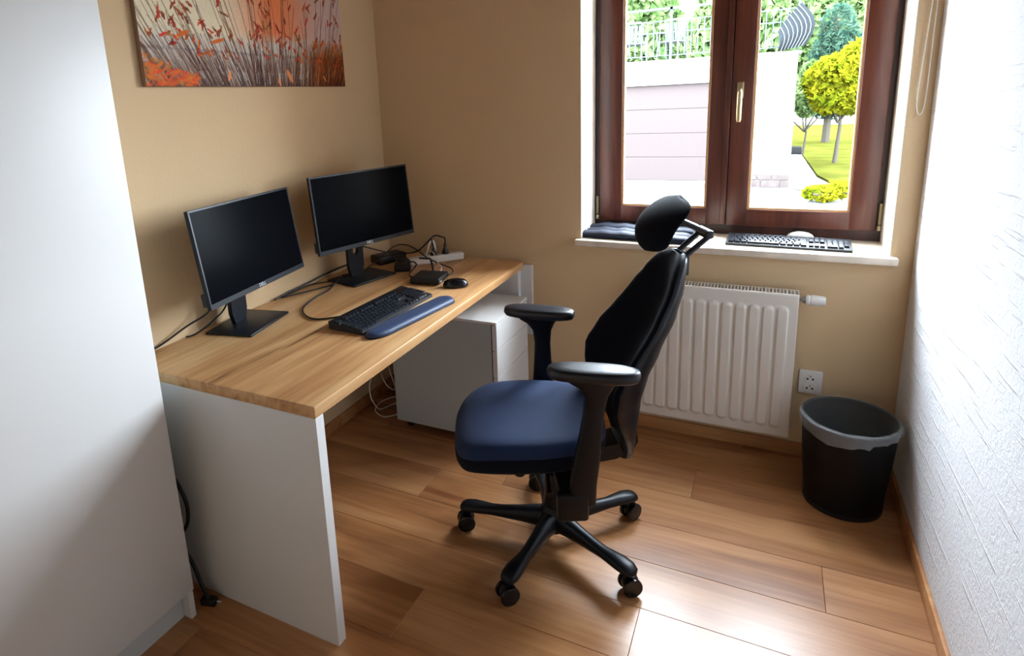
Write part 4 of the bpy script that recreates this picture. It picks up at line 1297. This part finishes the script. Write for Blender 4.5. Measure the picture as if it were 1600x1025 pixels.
# terrace railing
rlg = thing('terrace_railing', (-2.5, 11.5, 2.15), label='grey wrought-iron railing on the garage terrace', cat='railing')
RY = FY + 0.12
ob('top_rail', MB().box(-9, 2.15, RY - 0.025, RY + 0.025, 3.16, 3.21), M['rail'], rlg, world=True)
ob('rail', MB().box(-9, 2.15, RY - 0.012, RY + 0.012, 2.93, 2.955), M['rail'], rlg, world=True)
ob('rail', MB().box(-9, 2.15, RY - 0.012, RY + 0.012, 2.70, 2.725), M['rail'], rlg, world=True)
ob('rail', MB().box(-9, 2.15, RY - 0.012, RY + 0.012, 2.235, 2.26), M['rail'], rlg, world=True)
x_ = -3.3
bar = MB().box(-0.011, 0.011, -0.011, 0.011, 0.0, 0.67).mesh('baluster')
bar.materials.append(M['rail'])
while x_ < 2.12:
    o = bpy.data.objects.new('baluster', bar)
    C.objects.link(o)
    o.parent = rlg
    o.location = Vector((x_, RY, 2.26)) - Vector((-2.5, 11.5, 2.15))
    x_ += 0.125
for x_ in (-2.6, -0.2, 2.13):
    ob('post', MB().box(x_ - 0.025, x_ + 0.025, RY - 0.025, RY + 0.025, 2.15, 3.21), M['rail'], rlg, world=True)
# bulging woven screen on the corner
sc = thing('woven_screen', (2.1, FY + 0.1, 2.2), label='grey woven bulging screen at the railing corner', cat='screen')
rings = []
for i in range(9):
    t0 = i / 8
    top = (1.78 + 0.38 * t0, 2.52 + 0.50 * t0 + 0.05 * math.sin(PI * t0))
    bot = (1.80 + 0.46 * t0, 2.16 + 0.08 * t0)
    rg = []
    for j in range(7):
        q = j / 6
        bulge = math.sin(PI * q) * (0.05 + 0.14 * t0)
        rg.append((bot[0] + (top[0] - bot[0]) * q + bulge, FY - 0.06 - 0.10 * math.sin(PI * q), bot[1] + (top[1] - bot[1]) * q))
    rg2 = [(a, b_ + 0.02, c_) for a, b_, c_ in reversed(rg)]
    rings.append(rg + rg2)
ob('woven_panel', MB().loft(rings), M['woven'], sc, 60, world=True)
for i in range(1, 8):
    ob('rib', MB().tube([Vector(p) + Vector((0, -0.012, 0)) for p in rings[i][:7]], 0.009, 6), M['garden_chair'], sc, world=True)

def garden_chair(x, y, rz, label):
    t = thing('garden_chair', (x, y, 2.153), rz, label, 'garden chair', 'white garden chairs on the terrace')
    mt = M['garden_chair']
    ob('seat', MB().box(-0.24, 0.24, -0.22, 0.24, 0.40, 0.43, 0.01, 2), mt, t)
    for k in range(5):
        ob('back_slat', MB().box(-0.22 + k * 0.092, -0.15 + k * 0.092, -0.0, 0.02, 0.43, 0.88, 0.005, 1, rot=(math.radians(12), 0, 0), about=(0, 0.2, 0.43)).box(0, 0.001, 0, 0.001, 0.5, 0.501), mt, t).location = (0, 0.22, 0)
    ob('back_frame', MB().tube([(-0.25, 0.24, 0.4), (-0.25, 0.16, 0.86), (-0.2, 0.15, 0.9), (0.2, 0.15, 0.9), (0.25, 0.16, 0.86), (0.25, 0.24, 0.4)], 0.018, 8), mt, t)
    for sx in (-1, 1):
        for sy in (-1, 1):
            ob('leg', MB().tube([(sx * 0.22, sy * 0.2, 0.41), (sx * 0.25, sy * 0.24, 0.0)], 0.017, 8), mt, t)
        ob('arm', MB().tube([(sx * 0.25, 0.2, 0.62), (sx * 0.26, -0.2, 0.62), (sx * 0.25, -0.22, 0.42)], 0.016, 8), mt, t)
    return t
garden_chair(-1.10, 12.1, 0.4, 'white garden chair on the terrace at the left pane edge')
garden_chair(-0.28, 12.2, -0.3, 'white garden chair on the terrace nearer the middle')

# trees and shrubs
def crown(blobs, n, size, seed, needle=False):
    rr = np.random.RandomState(seed)
    vs, fs = [], []
    tot = sum(b[3] * b[4] * b[5] for b in blobs) 
    for (cx, cy, cz, rx, ry, rz) in blobs:
        m_ = int(n * (rx * ry * rz) / tot)
        for i in range(m_):
            d = rr.normal(size=3)
            d /= np.linalg.norm(d)
            r = rr.uniform(0.55, 1.05) ** 0.6
            p = np.array((cx, cy, cz)) + d * r * np.array((rx, ry, rz))
            a = rr.normal(size=3)
            a /= np.linalg.norm(a)
            b = np.cross(a, rr.normal(size=3))
            b /= np.linalg.norm(b)
            s = size * rr.uniform(0.6, 1.4)
            w = s * (0.25 if needle else 0.55)
            o_ = len(vs)
            vs += [p - a * s, p - b * w, p + a * s, p + b * w]
            fs.append((o_, o_ + 1, o_ + 2, o_ + 3))
    mb = MB()
    mb.v = [tuple(map(float, p)) for p in vs]
    mb.f = fs
    return mb

def tree(name, loc, trunk, blobs, n, size, mt, label, cat, seed, needle=False, group='trees and shrubs in the garden'):
    t = thing(name, loc, 0, label, cat, group)
    b = MB().tube([(0, 0, 0), (0.05, 0, trunk * 0.5), (0, 0.03, trunk)], [0.03 * trunk, 0.012 * trunk], 8)
    for k in range(4):
        a = k * 1.7 + seed
        b.tube([(0, 0, trunk * 0.55), (0.5 * math.cos(a), 0.5 * math.sin(a), trunk * 0.95)], [0.03, 0.012], 6)
    ob('trunk', b, M['bark'], t)
    cb = crown(blobs, n, size, seed, needle)
    me = bpy.data.meshes.new('foliage')
    me.from_pydata(cb.v, [], cb.f)
    ob('foliage', me, mt, t, kind='stuff')
    return t

TZ = GZ + 0.05
tree('broadleaf_tree', (-3.1, 21, GZ), 3.8, [(0, 0, 3.5, 1.7, 1.5, 2.4), (0.3, 0, 4.6, 1.5, 1.4, 1.4), (-0.7, -0.4, 3.0, 1.2, 1.0, 1.6)], 9500, 0.21, leafA, 'green tree behind the railing in the left pane', 'tree', 2)
tree('broadleaf_tree', (0.70, 20.5, GZ), 3.7, [(0, 0, 3.3, 1.6, 1.4, 2.4), (0.2, 0.3, 4.6, 1.5, 1.3, 1.4), (-0.7, -0.4, 3.0, 1.2, 1.0, 1.6)], 9500, 0.20, leafA, 'leafy tree behind the railing near the window post', 'tree', 3)
tree('broadleaf_tree', (3.6, 36, GZ), 5.4, [(0.4, 0, 4.2, 2.8, 1.5, 3.0), (0.6, 0.3, 6.4, 2.4, 1.4, 1.9), (-0.8, -0.4, 3.8, 1.7, 1.0, 2.0)], 9500, 0.26, leafA, 'tall pale green tree far behind the conifer', 'tree', 4)
tree('conifer', (3.45, 22, TZ), 4.2, [(0, 0, 1.6, 0.9, 0.8, 0.8), (0, 0, 2.2, 0.85, 0.75, 0.8), (0.05, 0, 2.9, 0.7, 0.62, 0.7), (0.1, 0, 3.7, 0.55, 0.5, 0.8), (0.45, 0, 3.3, 0.5, 0.4, 0.35)], 6000, 0.13, leafB, 'dark blue-green conifer seen through the right pane', 'tree', 5, True)
tree('yellow_shrub', (3.25, 15.5, TZ), 1.8, [(0.0, 0, 2.25, 0.62, 0.6, 0.42), (0.30, 0, 1.62, 0.55, 0.5, 0.42), (-0.40, 0.1, 2.0, 0.42, 0.5, 0.45), (0.45, 0, 2.55, 0.5, 0.5, 0.40), (-0.2, 0, 1.58, 0.45, 0.5, 0.36)], 6000, 0.095, leafC, 'bright yellow-green shrub right of the garage corner', 'shrub', 7)
tree('green_shrub', (2.62, 17.6, TZ), 1.2, [(0, 0, 1.6, 0.36, 0.35, 0.55), (0.1, 0, 2.2, 0.30, 0.3, 0.4)], 2200, 0.08, leafA, 'small green shrub beside the garage corner', 'shrub', 8)
tree('low_shrub', (2.62, 9.6, GZ), 0.22, [(0, 0, 0.16, 0.30, 0.25, 0.15), (0.28, 0.1, 0.22, 0.22, 0.22, 0.16)], 900, 0.045, leafC, 'low yellow-green plant at the bottom of the right pane', 'shrub', 9)
single('garden_wall', MB().box(2.3, 16, 33.0, 33.3, GZ, 0.95, 0.02, 1), M['render_wall'], (6, 33.1, GZ), 'long pale garden wall behind the lawn', 'wall')
